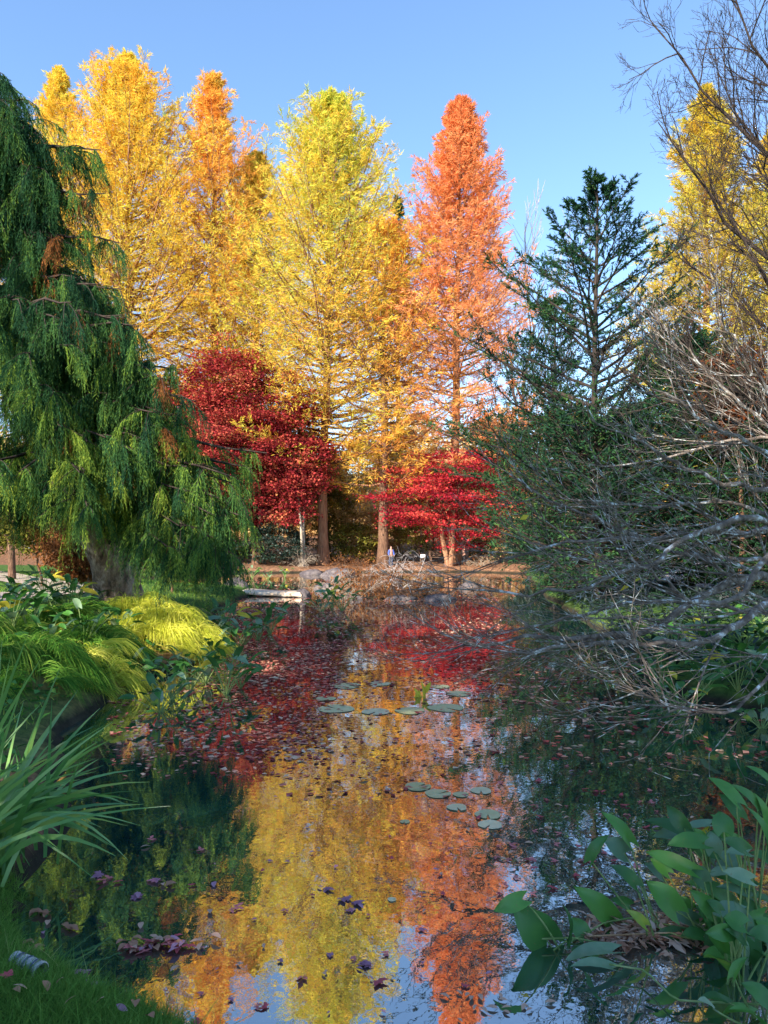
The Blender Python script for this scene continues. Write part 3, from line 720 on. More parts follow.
for P0, r0 in mains:
    C = np.array([W(*p) for p in P0]) - o0
    C[0] = np.array([0, 0, -.1]) + R.normal(0, .05, 3) * np.array([1, 1, 0])
    m_ = len(C); tt = np.linspace(0, m_ - 1, m_ * 4)
    # catmull-rom
    P = []
    for t in tt:
        i_ = min(int(t), m_ - 2); u = t - i_; p0, p1, p2, p3 = C[max(i_ - 1, 0)], C[i_], C[i_ + 1], C[min(i_ + 2, m_ - 1)]
        P.append(.5 * ((2 * p1) + (-p0 + p2) * u + (2 * p0 - 5 * p1 + 4 * p2 - p3) * u * u + (-p0 + 3 * p1 - 3 * p2 + p3) * u ** 3))
    P = np.array(P) + R.normal(0, .018, (len(P), 3)); nP = len(P)
    lb = MB(); tube(lb, P, np.linspace(r0 * .95, .007, nP), 8, lumpy=.08)
    segs = []
    nk = 17 if r0 >= .05 or r0 < .025 else 10
    for q in range(nk):
        t = .22 + .78 * (q + R.random()) / nk; ii = min(nP - 2, int(t * (nP - 1))); o_ = P[ii] + (P[ii + 1] - P[ii]) * (t * (nP - 1) - ii); bd = unit(P[ii + 1] - P[ii])
        grow(segs, o_, unit(bd * 1.0 + R.normal(0, .42, 3) + np.array([-.3, 0, .12])), 1.0 * (1.2 - t * .5), max(.008, r0 * .34 * (1.1 - t)), 0, 2, (4, 2), .5, .05, .085, .62)
    segs = [(a, max(b_, .0034), max(c, .0022), l) for a, b_, c, l in segs if (a[:, 2] + o0[2]).min() > .25]
    put_segs(lb, segs, .012); lb.build('limb', M['lichen'], root)
fb = MB()
for (px, py, d) in [(529, 515, 7.2), (617, 575, 6.6), (630, 586, 6.5), (758, 462, 7.0), (643, 578, 6.6)]:
    p = W(px, py, d) - o0
    fb = MB(); leaves(fb, p[None], np.array([[.8 * R.choice([-1, 1]), 0, -.4]]), R.normal(size=(1, 3)), .10, .055)
    fb.build('leaf', M['yellowleaf'], root)

# ------------------------------------------------------------------ weeping evergreen, near left
R = np.random.default_rng(121)
base = np.array([-5.45, 15.4, gh(-5.45, 15.4)])
root = empty('weeping_tree', base)
tag(root, 'large weeping evergreen with curtains of drooping green foliage on the left bank', 'tree')
tb = MB()
tp = np.array([(0, 0, -.3), (.0, -.0, .2), (-.02, -.05, .7), (-.2, -.3, 1.6), (-.8, -1.0, 3.0), (-1.4, -2.0, 5.0), (-1.75, -2.8, 7.2), (-1.95, -3.2, 9.4), (-2.05, -3.4, 10.3)])
tr = np.array([.78, .55, .42, .42, .34, .26, .18, .09, .03])
tube(tb, np.array([[np.interp(q, np.arange(9), tp[:, k]) for k in range(3)] for q in np.linspace(0, 8, 33)]), np.interp(np.linspace(0, 8, 33), np.arange(9), tr), 16, lumpy=.07)
for k in range(6):   # root flares
    a = k * 1.05 + .3; s = np.linspace(0, 1, 5)[:, None]
    tube(tb, np.array([0, 0, .55]) + s * np.array([math.cos(a) * 1.0, math.sin(a) * 1.0, -.75]), np.linspace(.3, .09, 5), 8, lumpy=.08)
tb.build('trunk', M['grannybark'], root, smooth=True)
edge_y = np.array([60, 100, 150, 200, 260, 300, 350, 380, 430, 470, 500, 540, 565])
edge_x = np.array([12, 34, 62, 80, 98, 135, 178, 195, 212, 240, 232, 236, 225])
lb = MB(); fol = MB(); dead = MB()
tips = []
for k in range(230):
    py = 62 + 490 * ((k + R.random()) / 230) ** .72
    ed = np.interp(py, edge_y, edge_x)
    f = R.random() ** .55
    px = (-150 if py < 300 else -75) + (ed + (138 if py < 300 else 63)) * f - 8
    d = 11.3 + (1 - f) * R.uniform(-1.2, 3.5) + R.uniform(-.5, 1.2) + (.5 if py < 300 else 0)
    if py > 505 and px < 170: continue
    if py > 470 and 60 < px < 165 and R.random() < .5: continue
    tips.append((px, py, d))
for p in [(0, 70, 11.4), (8, 82, 11.6), (20, 100, 11.5), (34, 118, 11.6), (-15, 75, 11.8), (10, 120, 11.2), (-5, 100, 11.3), (100, 152, 11.6), (104, 196, 11.5), (118, 242, 11.6), (122, 288, 11.6), (78, 150, 11.8), (98, 285, 11.5), (262, 455, 11.3), (250, 470, 11.2), (232, 480, 11.2), (205, 500, 11.2), (190, 470, 11), (240, 495, 11.4), (215, 540, 11.5), (228, 520, 11.3), (180, 545, 11.8), (195, 530, 11.2), (170, 520, 11.4), (205, 560, 11.3), (222, 500, 11), (150, 505, 11.6), (212, 540, 10.9), (225, 545, 11.2), (195, 550, 11), (236, 525, 11.4), (180, 525, 11), (205, 490, 11.2), (218, 470, 11.3), (228, 555, 11), (190, 560, 11.4), (160, 530, 12), (246, 500, 11.2), (236, 540, 11.1), (212, 515, 10.8), (240, 515, 11), (228, 475, 10.8),
          (60, 425, 10.9), (90, 440, 11), (120, 450, 11), (40, 400, 11), (75, 470, 10.8), (20, 470, 11), (150, 440, 11.2), (172, 430, 11.2), (196, 400, 11.4), (185, 372, 11.6), (20, 300, 11.4), (60, 330, 11.2), (110, 345, 11.4), (145, 365, 11.4)]:
    tips.append(p)
T_, S_, C_ = [], [], []
for (px, py, d) in tips:
    tip = W(px, py, d) - base
    # limb leaves the trunk a bit above/below its tip
    zt = np.clip(tip[2] + .25, 1.3, 10.0)
    s0 = np.array([np.interp(zt, tp[:, 2], tp[:, 0]), np.interp(zt, tp[:, 2], tp[:, 1]), zt - .1])
    K = 8; s = np.linspace(0, 1, K)[:, None]; Lb = np.linalg.norm(tip - s0)
    P = s0 + (tip - s0) * s + np.array([0, 0, 1]) * np.sin(s ** .8 * math.pi) * .08 * Lb + R.normal(0, .03, (K, 3)) * s
    tube(lb, P, np.linspace(.018 + .012 * Lb, .008, K), 5)
    sparse = py < 330
    nbr = 8 if sparse else 9
    for q in range(nbr):
        t = (.35 if not sparse else .5) + (.65 if not sparse else .5) * (q + R.random()) / nbr
        ii = min(K - 2, int(t * (K - 1))); o_ = P[ii] + (P[ii + 1] - P[ii]) * (t * (K - 1) - ii)
        bd = unit(P[ii + 1] - P[ii]); l = R.uniform(.35, .75) * (1.15 - .35 * t)
        dr = unit(bd * .6 + R.normal(0, .55, 3) * np.array([1, 1, .35]))
        ss = np.linspace(0, 1, 5)[:, None]
        Q = o_ + dr * l * ss + np.array([0, 0, -1]) * l * .55 * ss ** 2
        T_.append(Q); cl = R.random(); dp = R.random() < (.01 if not sparse else .06)
        C_.append(-1 if dp else np.clip(.12 + .70 * cl + (.22 if (py > 400 and R.random() < .5) else 0) - (.12 if sparse else 0), .12, 1))  # sunlit yellow-green painted into low tips, shade into the sparse upper ones
T_ = np.array(T_); C_ = np.array(C_)
tris_tubes(lb, T_, .009, .004)
lb.build('limbs', M['barkdark'], root)
NS = 26
n = len(T_); u = R.random((n, NS)); iu = np.clip((u * 4).astype(int), 0, 3); fr = (u * 4 - iu)[..., None]
o_ = T_[np.arange(n)[:, None], iu] * (1 - fr) + T_[np.arange(n)[:, None], iu + 1] * fr
o_ = o_.reshape(-1, 3); cc = np.repeat(C_, NS); m_ = len(o_)
tdir = np.repeat(unit(T_[:, 1] - T_[:, 0]), NS, axis=0)
hd = unit(tdir + R.normal(0, .6, (m_, 3)) * np.array([1, 1, .25]))
ln = R.uniform(.22, .52, m_)[:, None, None]
s = np.linspace(0, 1, 5)[None, :, None]
SP = o_[:, None] + hd[:, None] * ln * (.38 * np.sin(s * 1.4)) + np.array([0, 0, -1]) * ln * s ** 1.5 + R.normal(0, .008, (m_, 5, 3)) * s
isd = cc < 0
ribbons(fol, SP[~isd], .011, c=cc[~isd], r=R.random((~isd).sum()))
ribbons(dead, SP[isd], .009, c=R.random(isd.sum()))
NN = 14
for mask, tgt in ((~isd, fol), (isd, dead)):
    Pm = SP[mask]; k_ = len(Pm)
    u = np.linspace(.05, .97, NN)[None] + R.normal(0, .02, (k_, NN)); u = np.clip(u, 0, .999); iu = (u * 4).astype(int); fr = (u * 4 - iu)[..., None]
    rw = np.arange(k_)[:, None]
    o2 = Pm[rw, iu] * (1 - fr) + Pm[rw, iu + 1] * fr; dd = unit(Pm[rw, iu + 1] - Pm[rw, iu])
    sd = R.normal(size=(k_, NN, 3)); sd[:, ::2] *= 1
    nd = unit(dd + unit(np.cross(dd, sd)) * .55)
    leaves(tgt, o2.reshape(-1, 3), nd.reshape(-1, 3), R.normal(size=(k_ * NN, 3)), R.uniform(.035, .08, k_ * NN), .0105, cl=np.repeat(np.maximum(cc[mask], 0) if tgt is fol else R.random(k_), NN))
fol.build('crown', M['weep'], root)
dead.build('dead_foliage', M['brownneedle'], root)

# two big shade trees off frame to the left, whose shade lies on the near bank (they stand outside the picture)
for (x, y, H, sd, lb_) in [(-13.8, -10.2, 17.5, 131, 'tall evergreen behind the photographer, shading the iris bank and lawn'), (-8.6, -12.6, 16.5, 132, 'second tall evergreen behind the photographer, shading the near water'), (-21, -3.0, 19, 133, 'sparse tall evergreen far to the left of the photographer')]:
    tag(conifer('shade_tree', (x, y, gh(x, y)), H, 5.0, 1.5, 110, 10, 8, (M['bark'], M['bark'], M['darkfir']), sd, leafL=.6, leafW=.3 if sd == 131 else .16, elev=(0, 35), lowdens=.9, prof=.45, r0=.35), lb_, 'tree')

# trunk stub beyond the sandy path
b = gz(12, 30)
tag(bare_tree('young_tree', b, 6.5, .16, M['bark'], 141, kids=(8, 6, 4), leafmat=M['olive'], nl=2500, leafL=.16), 'young tree with a straight brown trunk beyond the sandy path at far left', 'tree')


# ------------------------------------------------------------------ grass mounds, plants
def mound(name, c, rx, ry, h, nbl, mat, seed, label, L=.58, w=.008, sun=.5):
    global R
    R = np.random.default_rng(seed)
    x, y = c; z = gh(x, y)
    root_loc = np.array([x, y, z])
    mb = MB()
    # soil dome under the blades
    th = np.linspace(0, 2 * math.pi, 25)[:-1]; rings = []
    for q in np.linspace(1, 0.02, 6):
        rings.append(np.stack([np.cos(th) * rx * q * .85, np.sin(th) * ry * q * .85, (h * .62 * np.sqrt(1 - q * q) - .2) * np.ones(24)], -1))
    v = np.concatenate(rings); f = [[a * 24 + j_, a * 24 + (j_ + 1) % 24, (a + 1) * 24 + (j_ + 1) % 24, (a + 1) * 24 + j_] for a in range(5) for j_ in range(24)]
    mb.add(v, f, .0, .1)
    a = R.random(nbl) * 2 * math.pi; q = np.sqrt(R.random(nbl)) * .95
    # tufts
    nt_ = 60; ta = R.random(nt_) * 6.283; tq = np.sqrt(R.random(nt_)) * 1.08; k = R.integers(nt_, size=nbl)
    ux = np.cos(ta[k]) * tq[k] + R.normal(0, .09, nbl); uy = np.sin(ta[k]) * tq[k] + R.normal(0, .09, nbl)
    rr_ = np.clip(np.hypot(ux, uy), 0, .99)
    o_ = np.stack([ux * rx * .85, uy * ry * .85, h * .66 * np.sqrt(1 - rr_ ** 2) - .12 + R.normal(0, .11, nt_)[k]], -1)
    lx = R.normal(0, .75, nt_)[k]; ly = R.normal(0, .75, nt_)[k]
    out = unit(np.stack([ux / rx * .8 + lx, uy / ry * .8 + ly, .9 * np.ones(nbl)], -1) + R.normal(0, .25, (nbl, 3)))
    out[:, 2] = np.abs(out[:, 2]) + .25; out = unit(out)
    ln = (L * R.uniform(.55, 1.15, nbl))[:, None, None]; s = np.linspace(0, 1, 5)[None, :, None]
    hz = out.copy(); hz[:, 2] = 0; hz = unit(hz)
    P = o_[:, None] + out[:, None] * ln * s * (1 - .35 * s) + hz[:, None] * ln * .35 * s ** 2 + np.array([0, 0, -1]) * ln * .75 * s ** 2.3
    ribbons(mb, P, w, c=np.repeat(R.random(nt_)[None], 1, 0)[0][k], wprof=[.7, 1, .9, .6, .08])
    o = mb.build(name, mat, origin=None); o.location = root_loc.tolist()
    return tag(o, label, 'ornamental grass', 'mounds of ornamental grass on the left bank')


mounds = [((-3.85, 12.9), 1.0, .75, .85, 8000, 'grass_sun', 'bright yellow sunlit grass mound leaning over the water'),
          ((-4.6, 13.9), .9, .8, .95, 5000, 'grass_sun', 'yellow grass mound just below the gnarled trunk'),
          ((-4.65, 11.0), 1.0, .9, .62, 7000, 'grass_green', 'dark green grass mound left of the yellow mounds'),
          ((-5.6, 12.4), 1.2, .8, .80, 6000, 'grass_green', 'wide green grass mound behind, under the weeping boughs'),
          ((-4.6, 9.3), .85, .8, .65, 7000, 'grass_green', 'green grass mound nearest the iris leaves'),
          ((-6.3, 10.6), 1.1, .9, .75, 6000, 'grass_green', 'green grass mound by the left edge of the photo'),
          ((-4.0, 10.2), .5, .5, .45, 3500, 'grass_sun', 'small yellow grass tuft at the waterline'),
          
          ((-5.2, 8.0), .8, .7, .5, 4500, 'grass_green', 'green grass mound half hidden behind the iris at the left edge')]
for k, (c, rx, ry, h, nb_, mt, lb_) in enumerate(mounds):
    mound('grass_mound', c, rx, ry, h, nb_, M[mt], 200 + k, lb_)


def blade_leaf(base, tip, w, up, mat_i=0, lobes=.28, cup=.18, bend=.12, rows=9):
    """arrow shaped leaf: returns verts, quads"""
    base = np.array(base, float); tip = np.array(tip, float); ax = tip - base; L = np.linalg.norm(ax); ax = ax / L
    s_ = unit(np.cross(ax, up)); u_ = np.cross(s_, ax)
    t = np.linspace(0, 1, rows)
    prof = np.interp(t, [0, .12, .3, .5, .75, .92, 1], [.62, .86, 1, .93, .62, .25, .02]) * w / 2
    back = np.interp(t, [0, .15, .35, 1], [lobes, lobes * .5, 0, 0]) * L
    v = []
    for k, tt in enumerate(t):
        c_ = base + ax * L * tt + u_ * L * (bend * (1 - (2 * tt - 1) ** 2) - bend * tt * tt * 1.2)
        for e in (-1, -.5, 0, .5, 1):
            v.append(c_ + s_ * e * prof[k] - ax * back[k] * abs(e) ** 1.3 + u_ * abs(e) ** 1.5 * cup * w * .5 + u_ * R.normal(0, .006 * w))
    f = [[k * 5 + j_, k * 5 + j_ + 1, (k + 1) * 5 + j_ + 1, (k + 1) * 5 + j_] for k in range(rows - 1) for j_ in range(4)]
    return np.array(v), f


def leaf_part(root, o0, rootpt, base, tip, w, mat, up=(0, -.35, 1), stemr=.004, cl=None, arch=.06):
    """one leaf with its stalk; coordinates in world, stored relative to o0"""
    mb = MB(); cl = R.random() if cl is None else cl
    v, f = blade_leaf(base - o0, tip - o0, w, np.array(up, float) + R.normal(0, .25, 3))
    mb.add(v, f, R.random(), cl, 0)
    s = np.linspace(0, 1, 7)[:, None]; a = rootpt - o0; b_ = base - o0
    P = a + (b_ - a) * s + np.array([0, 0, 1]) * np.sin(s * math.pi) * arch * np.linalg.norm(b_ - a)
    tube(mb, P, np.linspace(stemr * 1.5, stemr * .8, 7), 5, m=1)
    return mb.build('leaf', [mat, M['stem']], root, smooth=True)


# foreground plants on the right, leaf by leaf (pixels in an enlarged crop of the photo, base -> tip, width)
R = np.random.default_rng(301)
def cpx(a, b_): return 480 + a / 2.667, 760 + b_ / 2.667
roots = {  # crop coords of the plant's foot, label
    'a': ((205, 500), 'arrow leaved water plant with one big round leaf, leftmost of the near right clump'),
    'b': ((470, 470), 'arrow leaved water plant with pale stalks sprawling across the leaf litter'),
    'c': ((620, 470), 'arrow leaved water plant with folded grey green leaves in the middle of the near clump'),
    'd': ((745, 470), 'tall upright arrow leaved water plant by the right edge of the photo'),
    'e': ((690, 590), 'arrow leaved water plant with a yellowing cupped leaf low at the right'),
    'f': ((770, 690), 'arrow leaved water plant in the bottom right corner'),
}
LV = [('a', 178, 480, 92, 392, 115, 0), ('a', 112, 372, 38, 402, 55, 0), ('a', 232, 482, 232, 388, 52, 0), ('a', 278, 468, 246, 420, 55, 0),
      ('b', 352, 428, 258, 338, 75, 0), ('b', 398, 388, 352, 370, 38, 0), ('b', 398, 218, 330, 136, 48, 0), ('b', 296, 268, 338, 198, 52, 0), ('b', 385, 248, 332, 212, 66, 2),
      ('b', 415, 335, 352, 278, 55, 0), ('c', 522, 402, 448, 322, 82, 0), ('c', 560, 208, 440, 152, 52, 0), ('c', 575, 212, 465, 196, 66, 2), ('c', 545, 182, 498, 120, 50, 0),
      ('c', 612, 172, 530, 186, 34, 2), ('c', 562, 292, 440, 240, 48, 0), ('c', 602, 268, 590, 218, 42, 0), ('d', 684, 112, 613, 42, 52, 0), ('d', 742, 132, 678, 62, 40, 0),
      ('d', 692, 152, 640, 88, 52, 0), ('d', 765, 228, 722, 122, 46, 0), ('d', 662, 196, 618, 142, 38, 0), ('d', 702, 232, 634, 188, 44, 0), ('c', 652, 302, 672, 232, 64, 2),
      ('d', 722, 336, 614, 298, 42, 0), ('c', 668, 384, 556, 318, 66, 0), ('d', 790, 286, 722, 242, 60, 0), ('d', 768, 474, 690, 348, 62, 0), ('d', 800, 412, 722, 350, 46, 0),
      ('d', 718, 446, 648, 458, 40, 0), ('e', 662, 504, 622, 452, 42, 2), ('a', 352, 512, 222, 528, 60, 2), ('b', 350, 556, 245, 540, 42, 2), ('e', 672, 578, 602, 512, 66, 3),
      ('f', 768, 650, 700, 592, 66, 0), ('f', 622, 664, 584, 636, 44, 2), ('f', 752, 706, 672, 652, 54, 0), ('d', 775, 62, 715, 12, 28, 0), ('c', 606, 190, 568, 230, 24, 1),
      ('e', 640, 402, 606, 372, 36, 0), ('d', 760, 180, 742, 90, 40, 0), ('d', 790, 560, 735, 500, 50, 0), ('c', 500, 300, 455, 262, 40, 3), ('c', 640, 350, 600, 420, 36, 0), ('d', 800, 330, 770, 240, 46, 0), ('b', 440, 440, 395, 400, 34, 3)]
mats_ = [M['arrow'], M['yellowleaf'], M['paleleaf'], M['arrow']]
for q in range(26):
    k_ = ['d', 'e', 'd', 'c', 'e'][q % 5]; x_ = R.uniform(600, 790) if k_ != 'c' else R.uniform(520, 640); y_ = R.uniform(400, 540)
    a_ = R.normal(-.7, .7); l_ = R.uniform(55, 95)
    LV.append((k_, x_, y_, x_ + math.sin(a_) * l_, y_ - math.cos(a_) * l_, R.uniform(48, 72), int(R.choice([0, 0, 0, 2]))))
for q in range(22):
    k_ = ['d', 'd', 'c', 'e', 'f', 'd'][q % 6]; x_ = R.uniform(560, 780) if k_ != 'f' else R.uniform(640, 780); y_ = R.uniform(130, 470) if k_ != 'f' else R.uniform(560, 700)
    if k_ == 'c': x_ = R.uniform(480, 660)
    a_ = R.normal(-.6, .8); l_ = R.uniform(50, 92)
    LV.append((k_, x_ , y_, x_ + math.sin(a_) * l_, y_ - math.cos(a_) * l_, R.uniform(40, 66), int(R.choice([0, 0, 0, 0, 2]))))
for key, ((rx, ry), lb_) in roots.items():
    px, py = cpx(rx, ry); g = on_water(px, py); g[2] = -.05
    root = empty('arrow_leaf_plant', g)
    tag(root, lb_, 'water plant', 'arrow leaved water plants in the near right corner')
    for (k, x0, y0, x1, y1, w_, mi) in LV:
        if k != key: continue
        p0, p1 = cpx(x0, y0), cpx(x1, y1)
        dmax = CAMH * FOC / (p0[1] - HY) - .04
        d0 = min(g[1] + R.uniform(-.18, .30), dmax)
        dmax1 = CAMH * FOC / (p1[1] - HY) - .03
        wm = w_ * .86 / 2.667 / FOC * d0
        Lp = math.hypot(x1 - x0, y1 - y0) / 2.667 / FOC * d0
        d1 = min(d0 + R.uniform(-.35, .55) * Lp, dmax1)
        low = p0[1] > 940
        upv = (R.uniform(-.3, .3), -.7, .75) if not low else (0, -.15, 1)
        leaf_part(root, g, g + np.array([R.normal(0, .03), R.normal(0, .03), 0]), W(*p0, d0), W(*p1, d1), wm, mats_[mi], up=upv, stemr=.0042, cl={3: .97}.get(mi, R.uniform(0, .85)), arch=R.uniform(-.05, .14))
# long pale stalks lying over the water
for k, pts_ in enumerate([[(130, 478), (185, 476), (250, 474), (320, 488)], [(285, 462), (330, 434), (410, 420), (500, 440), (560, 450)], [(290, 470), (400, 465), (520, 460), (640, 490)], [(345, 545), (440, 560), (520, 640), (600, 645), (760, 652)], [(470, 405), (475, 450), (560, 478), (620, 480), (740, 530)]]):
    P = []
    for a_, b_ in pts_:
        px, py = cpx(a_, b_); p = on_water(px, py); q_ = W(px, py, p[1] - .08); P.append(q_)
    P = np.array(P); g = P[-1].copy(); g[2] = 0
    tt = np.linspace(0, len(P) - 1, 14); P2 = np.stack([np.interp(tt, np.arange(len(P)), P[:, k_]) for k_ in range(3)], -1)
    mb = MB(); tube(mb, P2, .0045, 6, lumpy=.05); o = mb.build('fallen_stalk', M['stem'] if k != 2 else M['drystem'], smooth=True, origin=g)
    tag(o, ['pale curved stalk lying below the big round leaf', 'yellowish stalk arching over brown litter in the near right clump', 'dry tan stalk lying across the near right clump', 'long brown stalk drifting under the cupped leaf', 'bent green stalk crossing the near right clump'][k], 'stalk')
# dead leaf litter mat between the stalks
mb = MB(); n = 420
cx_, cy_ = R.normal(470, 95, n), R.normal(470, 22, n)
pp = np.array([on_water(*cpx(a_, b_)) for a_, b_ in zip(cx_, cy_)]); pp[:, 2] = R.uniform(.005, .035, n)
leaves(mb, pp, R.normal(size=(n, 3)) * np.array([1, 1, .25]), R.normal(0, .3, (n, 3)) + np.array([0, 0, 1]), R.uniform(.04, .11, n), R.uniform(.012, .035, n))
tag(mb.build('leaf_litter', M['floatbrown']), 'mat of brown dead leaves and stems under the near right water plants', None, None, 'stuff')


# clump plants farther off, two prototypes copied
def small_plant(seed, n=14, h=.36, w=.085, ln=.17, yellow=.07):
    global R
    R = np.random.default_rng(seed)
    root = empty('arrow_leaf_plant')
    for k in range(n):
        a = k * 2.4 + R.normal(0, .3); r_ = R.uniform(.08, .30); hh = h * R.uniform(.4, 1.1)
        b_ = np.array([math.cos(a) * r_, math.sin(a) * r_, hh]); out = unit(np.array([math.cos(a), math.sin(a), R.uniform(-.3, 1.1)]))
        leaf_part(root, np.zeros(3), np.zeros(3), b_, b_ + out * ln * R.uniform(.7, 1.15), w * R.uniform(.8, 1.2), M['yellowleaf'] if R.random() < yellow else (M['paleleaf'] if R.random() < .25 else M['arrow']), up=(-math.cos(a) * .5, -math.sin(a) * .5, .9))
    return root


pr = [small_plant(310), small_plant(311, 12, .30), small_plant(312, 13, .42, .09, .2, .1)]
used = set()
spots = [(px, py, 'L') for px, py in [(128, 690), (150, 684), (172, 700), (190, 690), (206, 682), (226, 694), (240, 688), (160, 712), (184, 674), (212, 664)]] + \
        [(px, py, 'M') for px, py in [(212, 640), (228, 636), (244, 645), (258, 640), (270, 634), (236, 652), (222, 622), (205, 612)]] + \
        [(px, py, 'R') for px, py in [(660, 690), (676, 705), (690, 684), (705, 700), (722, 690), (738, 705), (752, 694), (766, 710), (700, 672), (722, 668), (745, 672), (765, 668), (684, 716), (762, 728), (672, 672), (735, 655), (760, 650), (785, 690), (790, 715)]] + \
        [(px, py, 'F') for px, py in [(322, 612), (332, 608), (342, 611)]] + [(px, py, 'G') for px, py in [(6, 628), (22, 622), (38, 630), (54, 620), (70, 628), (88, 622), (15, 610), (45, 608), (75, 610), (100, 632), (30, 645), (60, 640), (118, 640), (10, 650), (84, 652), (50, 655)]] + [(px, py, 'B') for px, py in [(238, 580), (252, 579), (268, 579), (285, 578)]]
labs = {'L': 'arrow leaved water plant in the clump at the foot of the yellow grass mound', 'M': 'blue green water plant in the clump right of the grass mounds', 'R': 'green broad leaved plant on the right bank under the lichen spotted branches',
        'F': 'bright green plant at the right end of the stone slab', 'B': 'small blue green plant in the water beyond the stone slab', 'G': 'broad leaved plant among the grass mounds on the left bank'}
R = np.random.default_rng(320)
for k, (px, py, g_) in enumerate(spots):
    q = k % 3
    if q in used: o = copy_tree(pr[q])
    else: o = pr[q]; used.add(q)
    p = on_water(px, py)
    if g_ == 'G': p = p * (1 - .45 / CAMH)
    z = max(-.04, gh(p[0], p[1]) - .02) if gh(p[0], p[1]) > 0 else -.04
    if g_ == 'G': z += .22
    o.location = (p[0], p[1], z); o.rotation_euler = (0, 0, R.uniform(0, 6.28)); sc = R.uniform(.75, 1.15) * {'L': 1.2, 'M': 1.5, 'R': 1.15, 'F': 1.6, 'B': 1.5, 'G': 1.35}[g_]; o.scale = (sc,) * 3
    tag(o, labs[g_], 'water plant', {'L': 'water plants below the yellow mound', 'M': 'blue green water plants', 'R': 'broad leaved plants on the right bank', 'F': 'bright green plants by the slab', 'B': 'plants beyond the slab', 'G': 'broad leaved plants on the left bank'}[g_])

# ground cover, left bank below the path
mb = MB(); n = 9000
R = np.random.default_rng(330)
x = R.uniform(-10, -2.4, n); y = R.uniform(5, 19, n); ok = (sdist(x, y) > .2) & ((y < 12) | (x > -7)); x, y = x[ok], y[ok]; keep = (np.sin(x * 1.7) * np.cos(y * 1.3) > -.2); x, y = x[keep], y[keep]; n = len(x)
z = hgt(x, y) + R.uniform(.02, .22, n)
leaves(mb, np.stack([x, y, z], -1), R.normal(size=(n, 3)) * np.array([1, 1, .4]) + np.array([0, 0, .3]), R.normal(0, .4, (n, 3)) + np.array([0, 0, 1]), R.uniform(.06, .14, n), R.uniform(.04, .08, n), cl=R.random(n) * .7)
tag(mb.build('ground_cover', M['arrow']), 'low leafy ground cover on the left bank', None, None, 'stuff')
mb = MB(); n = 26000
x = R.uniform(3.4, 13, n); y = R.uniform(7, 34, n); ok = (sdist(x, y) > .1) & (R.random(n) < .75 + .5 * np.sin(x * 2.1) * np.cos(y * 1.7)); x, y = x[ok], y[ok]; n = len(x)
z = hgt(x, y) + R.uniform(.0, .28, n) * (y < 24)
leaves(mb, np.stack([x, y, z], -1), R.normal(size=(n, 3)) * np.array([1, 1, .4]) + np.array([0, 0, .3]), R.normal(0, .4, (n, 3)) + np.array([0, 0, 1]), R.uniform(.08, .2, n), R.uniform(.04, .09, n), cl=R.random(n) * .7)
tag(mb.build('ivy', M['shrub']), 'dark leafy ground cover under the trees on the right bank', None, None, 'stuff')
# fine green grass on the left bank and behind
mb = MB(); n = 26000
x = R.uniform(-20, -3.6, n); y = R.uniform(5, 34, n); ok = sdist(x, y) > .15; x, y = x[ok], y[ok]; n = len(x); z = hgt(x, y)
o_ = np.stack([x, y, z], -1); dr = unit(R.normal(0, .5, (n, 3)) + np.array([0, 0, 1])); ln = R.uniform(.08, .22, n)[:, None, None]; s = np.linspace(0, 1, 3)[None, :, None]
ribbons(mb, o_[:, None] + dr[:, None] * ln * s + np.array([0, 0, -1]) * ln * .3 * s ** 2, .012, c=.5 + .5 * np.sin(x * 1.1) * np.sin(y))
tag(mb.build('bank_grass', M['grass_green']), 'rough grass between the mounds and the sandy path', None, None, 'stuff')

# ------------------------------------------------------------------ iris clump, near left
R = np.random.default_rng(401)
g = np.array([-2.42, 4.35, gh(-2.42, 4.35)])
root = empty('iris_clump', g)
tag(root, 'big clump of long arching green iris leaves at the left edge', 'plant')
targets = [(28, 634), (60, 668), (78, 690), (100, 708), (112, 722), (135, 770), (150, 782), (170, 806), (150, 790), (128, 860), (96, 880), (60, 850), (48, 878), (30, 866), (110, 740), (90, 735), (104, 765), (118, 800), (128, 826), (84, 800), (70, 700), (40, 660), (12, 650), (2, 640), (52, 700), (88, 830), (66, 820), (138, 802), (24, 700), (96, 725)]
for k in range(88):
    if k < len(targets): tx, ty = targets[k]
    else:
        a = R.uniform(-.5, 1.9); q = R.uniform(.45, 1.0); tx, ty = -20 + math.sin(a) * 165 * q, 815 - math.cos(a) * 150 * q
    bo = np.array([R.normal(0, .16), R.normal(0, .16), -.05])
    d = g[1] + R.uniform(-.55, .45)
    d = min(d, CAMH * FOC / (ty - HY) - .05)
    tip = W(tx, ty, d) - g
    s = np.linspace(0, 1, 10)[:, None]
    rise = max(.15, .55 - .35 * tip[2]) * R.uniform(.7, 1.1)
    c1 = bo + (tip - bo) * .35 + np.array([0, 0, rise])
    P = (1 - s) ** 2 * bo + 2 * s * (1 - s) * c1 + s ** 2 * tip
    mb = MB()
    w_ = R.uniform(.022, .038)
    pr_ = [.8, .95, 1, 1, .95, .85, .7, .5, .3, .05]
    rv, cv = R.random(), R.random()
    sd = np.array([[R.normal(0, .5), -1, .4 + R.normal(0, .4)]])
    ribbons(mb, P[None], w_, side=sd, r=rv, c=cv, wprof=pr_)
    o = mb.build('leaf_blade', M['iris'], root, smooth=True)
    if k in (5, 9, 14): pass

